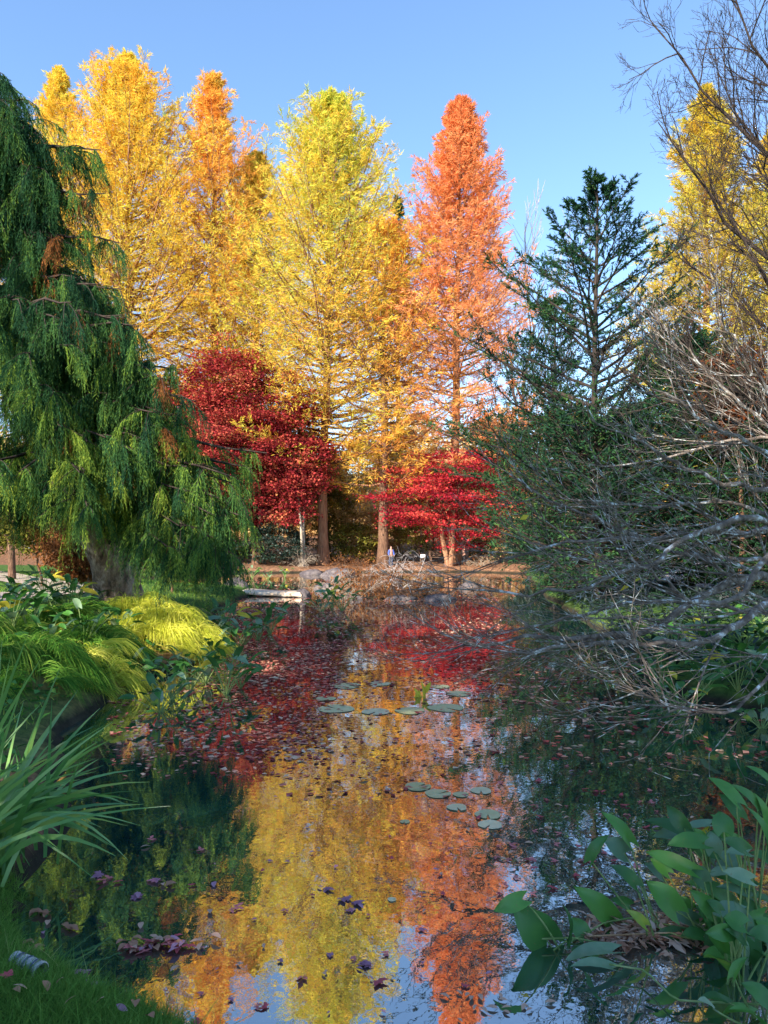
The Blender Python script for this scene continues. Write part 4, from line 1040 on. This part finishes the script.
# lawn in the near left corner
mb = MB(); R = np.random.default_rng(411); n = 90000
x = R.uniform(-2.6, .35, n); y = R.uniform(2.2, 4.4, n); sdv = sdist(x, y) + wob(x, y, 2.1, .1) + wob(x, y, .7, .12); ok = (sdv > -.03) & (x > -.6 * y); x, y = x[ok], y[ok]; n = len(x)
z = hgt(x, y) - .005; z = np.maximum(z, -.01)
o_ = np.stack([x, y, z], -1); dr = unit(R.normal(0, .45, (n, 3)) + np.array([0, 0, 1])); ln = (R.uniform(.03, .085, n) * (1 + 1.3 * (R.random(n) < .04)))[:, None, None]; s = np.linspace(0, 1, 4)[None, :, None]
hz = dr * np.array([1, 1, 0])
ribbons(mb, o_[:, None] + dr[:, None] * ln * s + hz[:, None] * ln * s ** 2 * .5, .0042, c=.5 + .5 * np.sin(x * 3) * np.sin(y * 4))
tag(mb.build('lawn_grass', M['lawn']), 'short green lawn grass at the near left corner', None, None, 'stuff')

# ribbed white pipe end lying in the grass
R = np.random.default_rng(415)
p = W(28, 975, 3.3); g = np.array([p[0], p[1], gh(p[0], p[1]) - .018])
root = empty('drain_pipe', g, math.radians(-28)); tag(root, 'white and grey ribbed plastic pipe end lying in the lawn by the water', 'pipe')
mb = MB(); s = np.linspace(-.09, .09, 37); rad = .036 + .006 * (np.sin(s * 2 * math.pi / .036) > 0)
tube(mb, np.stack([s, 0 * s, 0 * s + .03], -1), rad, 20); tube(mb, np.stack([s[::-1] * .999, 0 * s, 0 * s + .03], -1), .031, 20); mb.build('pipe_wall', M['plastic'], root, smooth=False)
for q in (-.055, .0, .05):
    mb = MB(); tube(mb, [(q, 0, .03), (q + .012, 0, .03)], .0445, 20); mb.build('grey_ring', M['plasticdark'], root)

# ------------------------------------------------------------------ lily pads
R = np.random.default_rng(501)
pads = [(346, 686, 30, 'lily pad with a curled rim, upper left of the middle pads'), (380, 684, 22, 'small tan lily pad behind the middle row of pads'), (336, 709, 36, 'broad pale lily pad, leftmost of the middle row'), (376, 712, 28, 'tan lily pad second from the left in the middle row'),
        (410, 711, 30, 'pale green lily pad in the middle row below the yellow seedling'), (446, 708, 36, 'broad pale lily pad at the right end of the middle row'), (441, 687, 18, 'small lily pad right of the yellow seedling'), (459, 694, 26, 'grey lily pad at upper right of the middle row'), (326, 699, 20, 'small yellowish lily pad left of the middle row'),
        (418, 787, 26, 'lily pad, upper left of the near pads over the orange reflection'), (438, 794, 26, 'lily pad overlapping to the right of the upper left near pad'), (461, 795, 16, 'small brownish lily pad between the near pads'), (481, 791, 21, 'green lily pad at the top right of the near pads'), (457, 808, 20, 'green lily pad with a notch in the middle of the near pads'),
        (488, 815, 26, 'large green lily pad, upper of the near right pair'), (490, 825, 24, 'large green lily pad, lower of the near right pair'), (405, 822, 10, 'tiny lily pad floating alone over the yellow reflection'), (392, 900, 9, 'tiny round lily pad nearest the camera')]
for px, py, w_, lb_ in pads:
    c = on_water(px, py); r_ = w_ / FOC * c[1] / 2; nseg = 22; notch = R.uniform(0, 6.28)
    a = notch + np.linspace(.16, 2 * math.pi - .16, nseg + 1); rim = r_ * (1 + .05 * np.sin(a * 3 + notch) + R.normal(0, .015, nseg + 1))
    mb = MB(); v = [(0, 0, .004)] + [(math.cos(t) * q * .55, math.sin(t) * q * .55, .004) for t, q in zip(a, rim)] + [(math.cos(t) * q, math.sin(t) * q, .0045 + abs(R.normal(0, .006)) * r_) for t, q in zip(a, rim)]
    f = [[0, 1 + k, 2 + k, 3 + k] for k in range(0, nseg, 2)] + [[2 + k, 1 + k, 2 + nseg + k, 3 + nseg + k] for k in range(nseg)]
    mb.add(v, f, R.random(), R.random()); o = mb.build('lily_pad', M['pad'], smooth=True); o.location = (c[0], c[1], R.uniform(0, .004)); tag(o, lb_, 'lily pad', 'lily pads')
g = on_water(424, 697); root = empty('seedling', g); tag(root, 'small water plant with upright curled yellow green leaves between the lily pads', 'water plant')
for (x0, y0, x1, y1, w_) in [(416, 699, 420, 690, 5), (424, 698, 422, 681, 3), (425, 692, 431, 682, 5), (420, 698, 414, 688, 4)]:
    leaf_part(root, g, g, W(x0, y0 - 1, g[1]), W(x1, y1, g[1]), w_ / FOC * g[1], M['yellowleaf'], up=(0, -1, .2), stemr=.003)

# ------------------------------------------------------------------ floating leaves
R = np.random.default_rng(511)


def inpond(p): return sdist(p[:, 0], p[:, 1]) < -.05


def scatter(n, px0, px1, py0, py1, size, zz=.004, clumpy=.5, mat='floatleaf', mbx=None):
    d0, d1 = CAMH * FOC / (py1 - HY), CAMH * FOC / (py0 - HY)
    d = np.sqrt(R.uniform(d0 ** 2, d1 ** 2, n)) if d1 / d0 < 3 else R.uniform(d0, d1, n)
    x = (R.uniform(px0, px1, n) - 384) / FOC * d
    dens = .5 + .5 * np.sin(x * 2.3 + 2 * np.sin(d * .9)) * np.sin(d * 1.7 + 1.5 * np.sin(x * 1.9))
    keep = R.random(n) < (1 - clumpy + clumpy * dens); x, d = x[keep], d[keep]
    p = np.stack([x, d, np.full(len(x), zz)], -1); p = p[inpond(p)]; n = len(p)
    a = R.uniform(0, 6.283, n); dr = np.stack([np.cos(a), np.sin(a), R.normal(0, .10, n)], -1)
    L = size * R.uniform(.5, 1.25, n)
    leaves(mbx, p + np.array([0, 0, 1]) * R.uniform(0, .006, n)[:, None], dr, R.normal(0, .12, (n, 3)) + np.array([0, 0, 1]), L, L * R.uniform(.4, .85, n), fold=.1)


mb = MB()
scatter(9500, 225, 500, 598, 690, .095, mbx=mb, clumpy=.92)
scatter(5200, 225, 345, 606, 690, .085, mbx=mb, clumpy=.8)
scatter(3200, 180, 330, 645, 760, .085, mbx=mb, clumpy=.75)
scatter(1100, 110, 330, 690, 780, .07, mbx=mb, clumpy=.85)
scatter(1300, 330, 540, 625, 700, .09, mbx=mb, clumpy=.9)
scatter(1200, 470, 768, 655, 760, .10, mbx=mb, clumpy=.8)
scatter(1500, 215, 520, 580, 600, .14, mbx=mb, clumpy=.8)
scatter(500, 280, 480, 690, 800, .07, mbx=mb, clumpy=.6)
tag(mb.build('floating_leaves', M['floatleaf']), 'countless small red leaves floating in the middle of the pond', None, None, 'stuff')


def leaf_mesh(kind, seed):
    global R
    R = np.random.default_rng(seed); mb = MB()
    if kind == 'maple':
        lob = 5; pts = []
        for k in range(lob):
            a = math.pi / 2 + (k - 2) * .85; ln = [.55, .85, 1, .85, .55][k] * R.uniform(.7, 1.1)
            pts.append((a, ln)); 
        for a, ln in pts:
            d_ = np.array([math.cos(a), math.sin(a), R.normal(0, .12)])
            leaves(mb, np.array([[0, -.1, 0.002 * R.random()]]), d_[None], np.array([[0, 0, 1.]]), ln, ln * .5, fold=.12, r=.5, cl=.5, mid=.5)
        tris_tubes(mb, np.array([[(0, -.1, 0), (0, -.35, .01), (.03, -.6, .03)]]), .012, .01, r=.9)
    else:
        rows = 6; t = np.linspace(0, 1, rows); w_ = (np.sin(t * math.pi * .96 + .04) ** .8) * (.22 if kind == 'oval' else .30); curl = .22 if kind == 'oval' else .55
        v = []
        for k in range(rows):
            z_ = .10 * math.sin(t[k] * 3)
            for e in (-1, 0, 1): v.append((e * w_[k], t[k] - .5, z_ + abs(e) * curl * w_[k]))
        mb.add(v, [[k * 3 + j_, k * 3 + j_ + 1, k * 3 + 4 + j_, k * 3 + 3 + j_] for k in range(rows - 1) for j_ in range(2)], .5, .5)
    return mb


def leaf_proto(kind, seed, mat, rnd):
    mb = leaf_mesh(kind, seed)
    mb.r = [np.full(len(a), rnd) for a in mb.r]
    return mb.build('fallen_leaf', M[mat])


protos = [('floatred', leaf_proto('maple', 1, 'floatred', .4)), ('floatpurple', leaf_proto('maple', 2, 'floatpurple', .5)), ('floatbrown', leaf_proto('oval', 3, 'floatbrown', .7)), ('floatbrown', leaf_proto('curl', 4, 'floatbrown', .3)), ('floatred', leaf_proto('maple', 5, 'floatred', .8)),
          ('floatpurple', leaf_proto('oval', 6, 'floatpurple', .8))]
plab = ['dark crimson star shaped leaf floating on the pond', 'purple star shaped leaf floating on the pond', 'tan oval leaf floating on the pond', 'curled brown leaf floating on the pond', 'pinkish red star shaped leaf floating on the pond', 'mauve oval leaf floating on the pond']
cl_ = ['dark crimson star shaped leaf resting on the pile of fallen leaves near the lawn', 'purple star shaped leaf resting on the pile of fallen leaves near the lawn', 'tan oval leaf resting on the pile of fallen leaves near the lawn', 'curled brown leaf resting on the pile of fallen leaves near the lawn', 'pinkish red star shaped leaf resting on the pile of fallen leaves near the lawn', 'mauve oval leaf resting on the pile of fallen leaves near the lawn']
usedp = set(); R = np.random.default_rng(521)


def put_leaf(px, py, size, q=None, h=0.0, grp='fallen leaves floating near the camera', labs_=plab):
    q = int(R.integers(6)) if q is None else q
    p = on_water(px, py)
    if sdist(p[None, 0], p[None, 1])[0] > -.03: return
    o = protos[q][1]
    if q in usedp: o = o.copy(); COL.objects.link(o)
    else: usedp.add(q)
    o.location = (p[0], p[1], .006 + h + R.uniform(0, .004)); o.rotation_euler = (R.normal(0, .10 + h * 8), R.normal(0, .10 + h * 8), R.uniform(0, 6.28)); o.scale = (size,) * 3
    tag(o, labs_[q], 'leaf', grp)


for k in range(30): put_leaf(R.normal(163, 18), R.normal(947, 4.5), R.uniform(.05, .085), int(R.choice([0, 2, 3, 3, 4, 5])), R.uniform(0, .02), 'fallen leaves piled near the lawn', cl_)
for k in range(8): put_leaf(R.normal(133, 5), R.normal(949, 3), R.uniform(.05, .08), int(R.choice([2, 3, 4])), R.uniform(0, .015), 'fallen leaves piled near the lawn', cl_)
for (x, y, k) in [(66, 928, 3), (72, 930, 3), (36, 914, 3), (44, 915, 3), (31, 921, 2), (48, 924, 2), (29, 946, 3), (38, 950, 3), (47, 934, 5), (110, 880, 4), (116, 882, 0), (103, 882, 4), (98, 876, 1), (162, 885, 2), (156, 883, 1), (168, 884, 3), (148, 840, 4), (142, 848, 2), (234, 909, 4), (212, 912, 2),
                  (140, 928, 2), (174, 969, 2), (80, 973, 1), (88, 985, 1), (92, 988, 5), (304, 978, 4), (366, 965, 1), (378, 984, 0), (327, 890, 1), (345, 900, 1), (356, 905, 1), (362, 908, 5), (350, 912, 1), (200, 853, 4), (212, 885, 5), (140, 898, 1), (139, 897, 5), (235, 910, 4)]:
    for _ in range(2 if k in (3, 1) else 1): put_leaf(x + R.normal(0, 2), y + R.normal(0, 1), R.uniform(.045, .075), k)
for k in range(75):
    put_leaf(R.uniform(190, 500), R.uniform(770, 1020), R.uniform(.022, .042), int(R.choice([1, 5, 4, 0, 2])))
for k in range(60): put_leaf(R.normal(545, 70), R.normal(850, 25), R.uniform(.035, .06), int(R.choice([0, 2, 4, 5, 2])))
for k in range(45): put_leaf(R.uniform(460, 700), R.uniform(760, 850), R.uniform(.035, .065), int(R.choice([0, 4, 4, 2])))
for k in range(18): put_leaf(R.uniform(440, 560), R.uniform(985, 1022), R.uniform(.03, .055), 2)

for (px, py, k) in [(20, 1006, 2), (16, 1012, 3), (45, 1000, 3), (100, 1008, 2), (122, 1012, 5), (196, 1010, 0), (70, 1016, 2), (150, 1018, 3), (60, 986, 2), (210, 1020, 2), (8, 992, 0), (135, 1000, 3)]:
    p = W(px, py, (CAMH - .22) * FOC / (py - HY)); o = protos[k][1].copy(); COL.objects.link(o)
    o.location = (p[0], p[1], gh(p[0], p[1]) + .045); o.rotation_euler = (R.normal(0, .4), R.normal(0, .4), R.uniform(0, 6.28)); o.scale = (R.uniform(.04, .065),) * 3
    tag(o, ['dark crimson star shaped leaf caught in the lawn grass', '', 'tan oval leaf caught in the lawn grass', 'curled brown leaf caught in the lawn grass', '', 'mauve oval leaf caught in the lawn grass'][k], 'leaf', 'fallen leaves on the lawn')

# ------------------------------------------------------------------ rocks, slab, islet brush
def rock(px, py, w_px, h_px, seed, label, d=None, mat='rock', z0=None):
    global R
    R = np.random.default_rng(seed)
    p = on_water(px, py) if d is None else W(px, py, d)
    s_ = p[1] / FOC; rx, rz = w_px * s_ / 2, h_px * s_
    th = np.linspace(0, 2 * math.pi, 19)[:-1]; ph = np.linspace(-.5, 1.5, 9)
    v = []
    for b_ in ph:
        for a in th:
            n_ = 1 + .16 * math.sin(3 * a + seed + b_ * 2) + .10 * math.sin(7 * a + b_ * 3 + seed) + R.normal(0, .05)
            v.append((math.cos(a) * math.cos(b_) * rx * n_, math.sin(a) * math.cos(b_) * rx * .8 * n_, math.sin(b_) * rz * (1 + .1 * math.sin(5 * a + seed))))
    f = [[k * 18 + j_, k * 18 + (j_ + 1) % 18, (k + 1) * 18 + (j_ + 1) % 18, (k + 1) * 18 + j_] for k in range(8) for j_ in range(18)]
    mb = MB(); mb.add(v, f); o = mb.build('rock', M[mat]); o.location = (p[0], p[1], max(0, gh(p[0], p[1])) if z0 is None else z0); return tag(o, label, 'rock', 'rocks around the pond')


for k, (px, py, w_, h_, lb_) in enumerate([(237, 588, 22, 10, 'brown boulder at the left end of the stone slab'), (313, 574.5, 22, 5, 'grey rock on the far bank left of the dark hollow'), (340, 576, 34, 8, 'flat brown rock on the far bank below the trunks'), (302, 597, 16, 8, 'grey rock under the right end of the stone slab'), (326, 590, 26, 7, 'dark rock on the islet behind the bright green plants'),
                                              (372, 590, 20, 9, 'blue grey boulder under the brown brush on the islet'), (440, 600, 30, 6, 'purple grey boulder right of the islet brush'), (352, 599, 26, 5, 'low brown rock at the front of the islet'), (470, 589, 20, 7, 'small grey rock by the far right of the islet'), (395, 584, 14, 6, 'pale grey rock behind the islet brush'), (400, 600, 30, 5, 'flat brownish rock in front of the islet brush')]):
    rock(px, py, w_, h_, 600 + k, lb_)
# stone slab bridging the inlet
a0, a1 = W(222, 592, 28.6), W(302, 592, 27.4)
root = empty('stone_slab', ((a0[0] + a1[0]) / 2, 28, 0)); tag(root, 'long pale stone slab bridging the inlet, sunlit along its top', 'footbridge')
R = np.random.default_rng(620); mb = MB(); n = 15; L_ = (a1[0] - a0[0]); xs_ = np.linspace(-L_ / 2, L_ / 2, n)
prof2 = [(-.55, .05), (-.58, .14), (-.5, .2), (.5, .2), (.58, .14), (.55, .05)]
v = []
for x_ in xs_:
    tz = -.25 * x_ / L_
    for (yy, zz) in prof2: v.append((x_ + R.normal(0, .02), yy * (1 + R.normal(0, .03)) - x_ * .3, zz + tz * .2 + R.normal(0, .012)))
f = [[k * 6 + j_, k * 6 + (j_ + 1) % 6, (k + 1) * 6 + (j_ + 1) % 6, (k + 1) * 6 + j_] for k in range(n - 1) for j_ in range(6)] + [[0, 1, 2, 3], [0, 3, 4, 5], [(n - 1) * 6 + q for q in (3, 2, 1, 0)], [(n - 1) * 6 + q for q in (5, 4, 3, 0)]]
mb.add(v, f); mb.build('slab_top', M['slab'], root)
for q in (-.40, .42):
    mb = MB(); s = np.linspace(-.4, .1, 5); tube(mb, np.stack([q * L_ + 0 * s, 0 * s - q * L_ * .3, s], -1), np.array([.34, .36, .35, .33, .31]), 10, lumpy=.08); mb.build('support_stone', M['rock'], root)


def brush(name, c, n, rad, h, seed, label, mat, up=.0, L=1.1, leafy=0, r=.012, arch=-.12):
    global R
    R0 = R; R = np.random.default_rng(seed)
    root = empty(name, c); segs = []
    for k in range(n):
        a = R.uniform(0, 6.28); o_ = np.array([R.normal(0, rad * .35), R.normal(0, rad * .35), 0])
        grow(segs, o_, unit(np.array([math.cos(a) * rad, math.sin(a) * rad, h * R.uniform(.7, 1.4)])), L * R.uniform(.7, 1.2), r, 0, 2, (6, 5), .8, arch, .15, .6)
    mb = MB(); put_segs(mb, [(a_, max(b_, .006), max(c_, .004), l) for a_, b_, c_, l in segs], .01); mb.build('twigs', M[mat], root)
    if leafy:
        e = np.array([s_[0][-1] for s_ in segs]); e = e[R.integers(len(e), size=leafy)] + R.normal(0, .08, (leafy, 3)); fb = MB()
        leaves(fb, e, R.normal(size=(leafy, 3)) + np.array([0, 0, -.8]), R.normal(size=(leafy, 3)), .14, .05, cl=R.random(leafy)); fb.build('foliage', M['brownneedle'], root)
    R = R0
    return tag(root, label, 'shrub')


def gp(px, d): x = (px - 384) / FOC * d; return (x, d, max(0, gh(x, d)))
brush('dry_shrub', gp(378, 27.5), 18, 1.1, 1.0, 631, 'drooping brown leafless shrub on the islet in mid pond', 'bark', L=1.1, leafy=700)
brush('dry_shrub', gp(352, 26.8), 18, 1.1, .8, 632, 'low tan brush heap at the left of the islet', 'barkpale', L=.9, leafy=900)
brush('dry_shrub', gp(420, 27.5), 24, 1.6, .55, 633, 'sprawling purplish brown brush at the right of the islet', 'bark', L=1.2, leafy=700)
brush('dry_shrub', gp(455, 28.5), 16, 1.2, .4, 634, 'low dark brush trailing into the water right of the islet', 'bark', L=1.2)
brush('dry_shrub', gp(400, 30), 10, 1.0, 1.6, 635, 'pale grey arching bare shrub behind the islet brush', 'barkwhite', L=1.5, r=.02, arch=-.16)
brush('dry_shrub', gp(300, 48.8), 12, .8, 1.0, 636, 'tan twiggy bush by the pale crooked maple trunk', 'barkpale', L=1.0)
brush('dry_shrub', gp(350, 49.5), 14, 1.2, .8, 637, 'reddish brown twiggy bush by the dark trunk on the far bank', 'bark', L=1.2, leafy=900)
brush('dry_shrub', gp(480, 49.6), 14, 1.2, 1.0, 638, 'tan twiggy bush behind the figure at the right of the scarlet maple', 'barkpale', L=1.2, leafy=600)


# ------------------------------------------------------------------ people, bench, sign on the far bank
def person(px, d, h, top, legs, label, facing=0.0, hat=False, arm=0.0):
    x, y, z = gp(px, d)
    root = empty('person', (x, y, z), facing); tag(root, label, 'person', 'visitors on the far bank')
    k = h / 1.75

    def skin(name, joints, edges, mat, lv=2):
        me = D.meshes.new(name); me.from_pydata([tuple(np.array(j_[0]) * k) for j_ in joints], edges, [])
        o = D.objects.new(name, me); COL.objects.link(o); o.parent = root
        mo = o.modifiers.new('s', 'SKIN'); mo.use_smooth_shade = True
        for i_, j_ in enumerate(joints): me.skin_vertices[0].data[i_].radius = (j_[1] * k, j_[1] * k * (.72 if j_[1] > .1 and name != 'body' else 1))
        me.skin_vertices[0].data[0].use_root = True
        sb_ = o.modifiers.new('u', 'SUBSURF'); sb_.levels = lv; sb_.render_levels = lv
        me.materials.append(mat); return o
    J = [((0, 0, .95), .13), ((0, 0, 1.2), .13), ((0, 0, 1.40), .13), ((0, 0, 1.5), .055), ((0, -.02, 1.60), .085), ((0, -.01, 1.70), .08),
         ((.17, 0, 1.38), .055), ((.24, -.03, 1.12), .045), ((.22, -.15 - arm, .95 + arm), .032), ((.21, -.2 - arm, .88 + arm * 1.2), .03),
         ((-.17, 0, 1.38), .055), ((-.24, -.03, 1.12), .045), ((-.22, -.15, .95), .032), ((-.21, -.2, .88), .03),
         ((.09, 0, .86), .085), ((.11, -.02, .48), .06), ((.11, .02, .08), .042), ((.12, -.12, .03), .035),
         ((-.09, 0, .86), .085), ((-.11, .02, .48), .06), ((-.12, .04, .08), .042), ((-.13, -.1, .03), .035)]
    E = [(0, 1), (1, 2), (2, 3), (3, 4), (4, 5), (2, 6), (6, 7), (7, 8), (8, 9), (2, 10), (10, 11), (11, 12), (12, 13), (0, 14), (14, 15), (15, 16), (16, 17), (0, 18), (18, 19), (19, 20), (20, 21)]
    skin('body', J, E, M['skin'])
    skin('jacket', [(J[q][0], J[q][1] + .028) for q in (0, 1, 2, 6, 7, 8, 10, 11, 12)], [(0, 1), (1, 2), (2, 3), (3, 4), (4, 5), (2, 6), (6, 7), (7, 8)], top)
    skin('trousers', [(J[q][0], J[q][1] + .022) for q in (0, 14, 15, 16, 18, 19, 20)], [(0, 1), (1, 2), (2, 3), (0, 4), (4, 5), (5, 6)], legs)
    skin('hair' if not hat else 'hat', [((0, .015, 1.66), .09), ((0, .01, 1.73), .085)] if not hat else [((0, 0, 1.70), .12), ((0, 0, 1.78), .09)], [(0, 1)], M['hair'] if not hat else M['white'])
    return root


person(391, 49.6, 1.42, M['blue'], M['jeans'], 'person in a blue jacket and dark trousers standing behind the islet brush', .4)
person(464, 50.2, 1.35, M['black'], M['black'], 'person in black clothes with a white hat standing right of the scarlet maple', 2.2, hat=True, arm=.12)


def box(mb, c, s, rz=0):
    x, y, z = [q / 2 for q in s]; v = np.array([(a * x, b_ * y, d_ * z) for d_ in (-1, 1) for a, b_ in ((-1, -1), (1, -1), (1, 1), (-1, 1))]) + np.array(c)
    mb.add(v, [[0, 3, 2, 1], [4, 5, 6, 7], [0, 1, 5, 4], [1, 2, 6, 5], [2, 3, 7, 6], [3, 0, 4, 7]])


p = gp(440, 51.5); root = empty('park_bench', p, .1); tag(root, 'dark wooden bench on the far bank beside the scarlet maple trunk', 'bench')
mb = MB(); [box(mb, (0, -.2 + q * .13, .45), (1.5, .11, .035)) for q in range(4)]; mb.build('seat', M['wood'], root)
mb = MB(); [box(mb, (0, .26, .58 + q * .14), (1.5, .03, .1)) for q in range(3)]; mb.build('backrest', M['wood'], root)
for xx in (-.65, .65):
    for yy in (-.2, .22): mb = MB(); box(mb, (xx, yy, .21 if yy < 0 else .44), (.07, .07, .44 if yy < 0 else .9)); mb.build('leg', M['wood'], root)
p = gp(423, 50.3); root = empty('garden_sign', p, -.1); tag(root, 'small blank white sign board on a short post on the far bank', 'sign')
mb = MB(); box(mb, (0, 0, .2), (.06, .05, .7)); mb.build('post', M['wood'], root); mb = MB(); box(mb, (0, -.04, .62), (.34, .03, .24)); mb.build('board', M['white'], root)

# ------------------------------------------------------------------ light, sky, camera
SUN_EL, SUN_AZ = math.radians(31), math.atan2(-.60, -.80)   # towards the sun: x=-.60, y=-.80 (left, behind the camera)
sx, sy = math.sin(SUN_AZ), math.cos(SUN_AZ)                  # azimuth measured from +Y clockwise
ld = Vector((-math.sin(SUN_AZ) * math.cos(SUN_EL), -math.cos(SUN_AZ) * math.cos(SUN_EL), -math.sin(SUN_EL)))
sun = D.lights.new('sun', 'SUN'); sun.energy = 5.0; sun.angle = math.radians(.5); sun.color = (1, .91, .78)
so = D.objects.new('sun', sun); COL.objects.link(so); so.rotation_euler = ld.to_track_quat('-Z', 'Y').to_euler()
w = D.worlds.new('World'); SC.world = w; w.use_nodes = True
nt = w.node_tree; bg = nt.nodes['Background']; sk = nt.nodes.new('ShaderNodeTexSky'); sk.sky_type = 'NISHITA'; sk.sun_disc = False
sk.sun_elevation = SUN_EL; sk.sun_rotation = SUN_AZ; sk.air_density = 1.1; sk.dust_density = 0; sk.ozone_density = 4.5; sk.altitude = 0
nt.links.new(sk.outputs[0], bg.inputs[0]); bg.inputs[1].default_value = .15
cam = D.cameras.new('camera'); co = D.objects.new('camera', cam); COL.objects.link(co); SC.camera = co
co.location = (0, 0, CAMH); co.rotation_euler = (math.radians(90), 0, 0)
cam.sensor_fit = 'VERTICAL'; cam.sensor_height = 36; cam.lens = 36 * FOC / 1024; cam.shift_y = (HY - 512) / 1024; cam.clip_end = 3000; cam.clip_start = .05
SC.view_settings.view_transform = 'Standard'; SC.view_settings.look = 'None'; SC.view_settings.exposure = 1.22; SC.view_settings.gamma = 1
SC.render.engine = 'CYCLES'; SC.cycles.max_bounces = 6; SC.cycles.diffuse_bounces = 3; SC.cycles.glossy_bounces = 3; SC.cycles.transmission_bounces = 3; SC.cycles.transparent_max_bounces = 4
SC.cycles.use_adaptive_sampling = True; SC.cycles.adaptive_threshold = .02
SC.cycles.use_denoising = True
try: SC.cycles.denoiser = 'OPENIMAGEDENOISE'
except Exception: pass
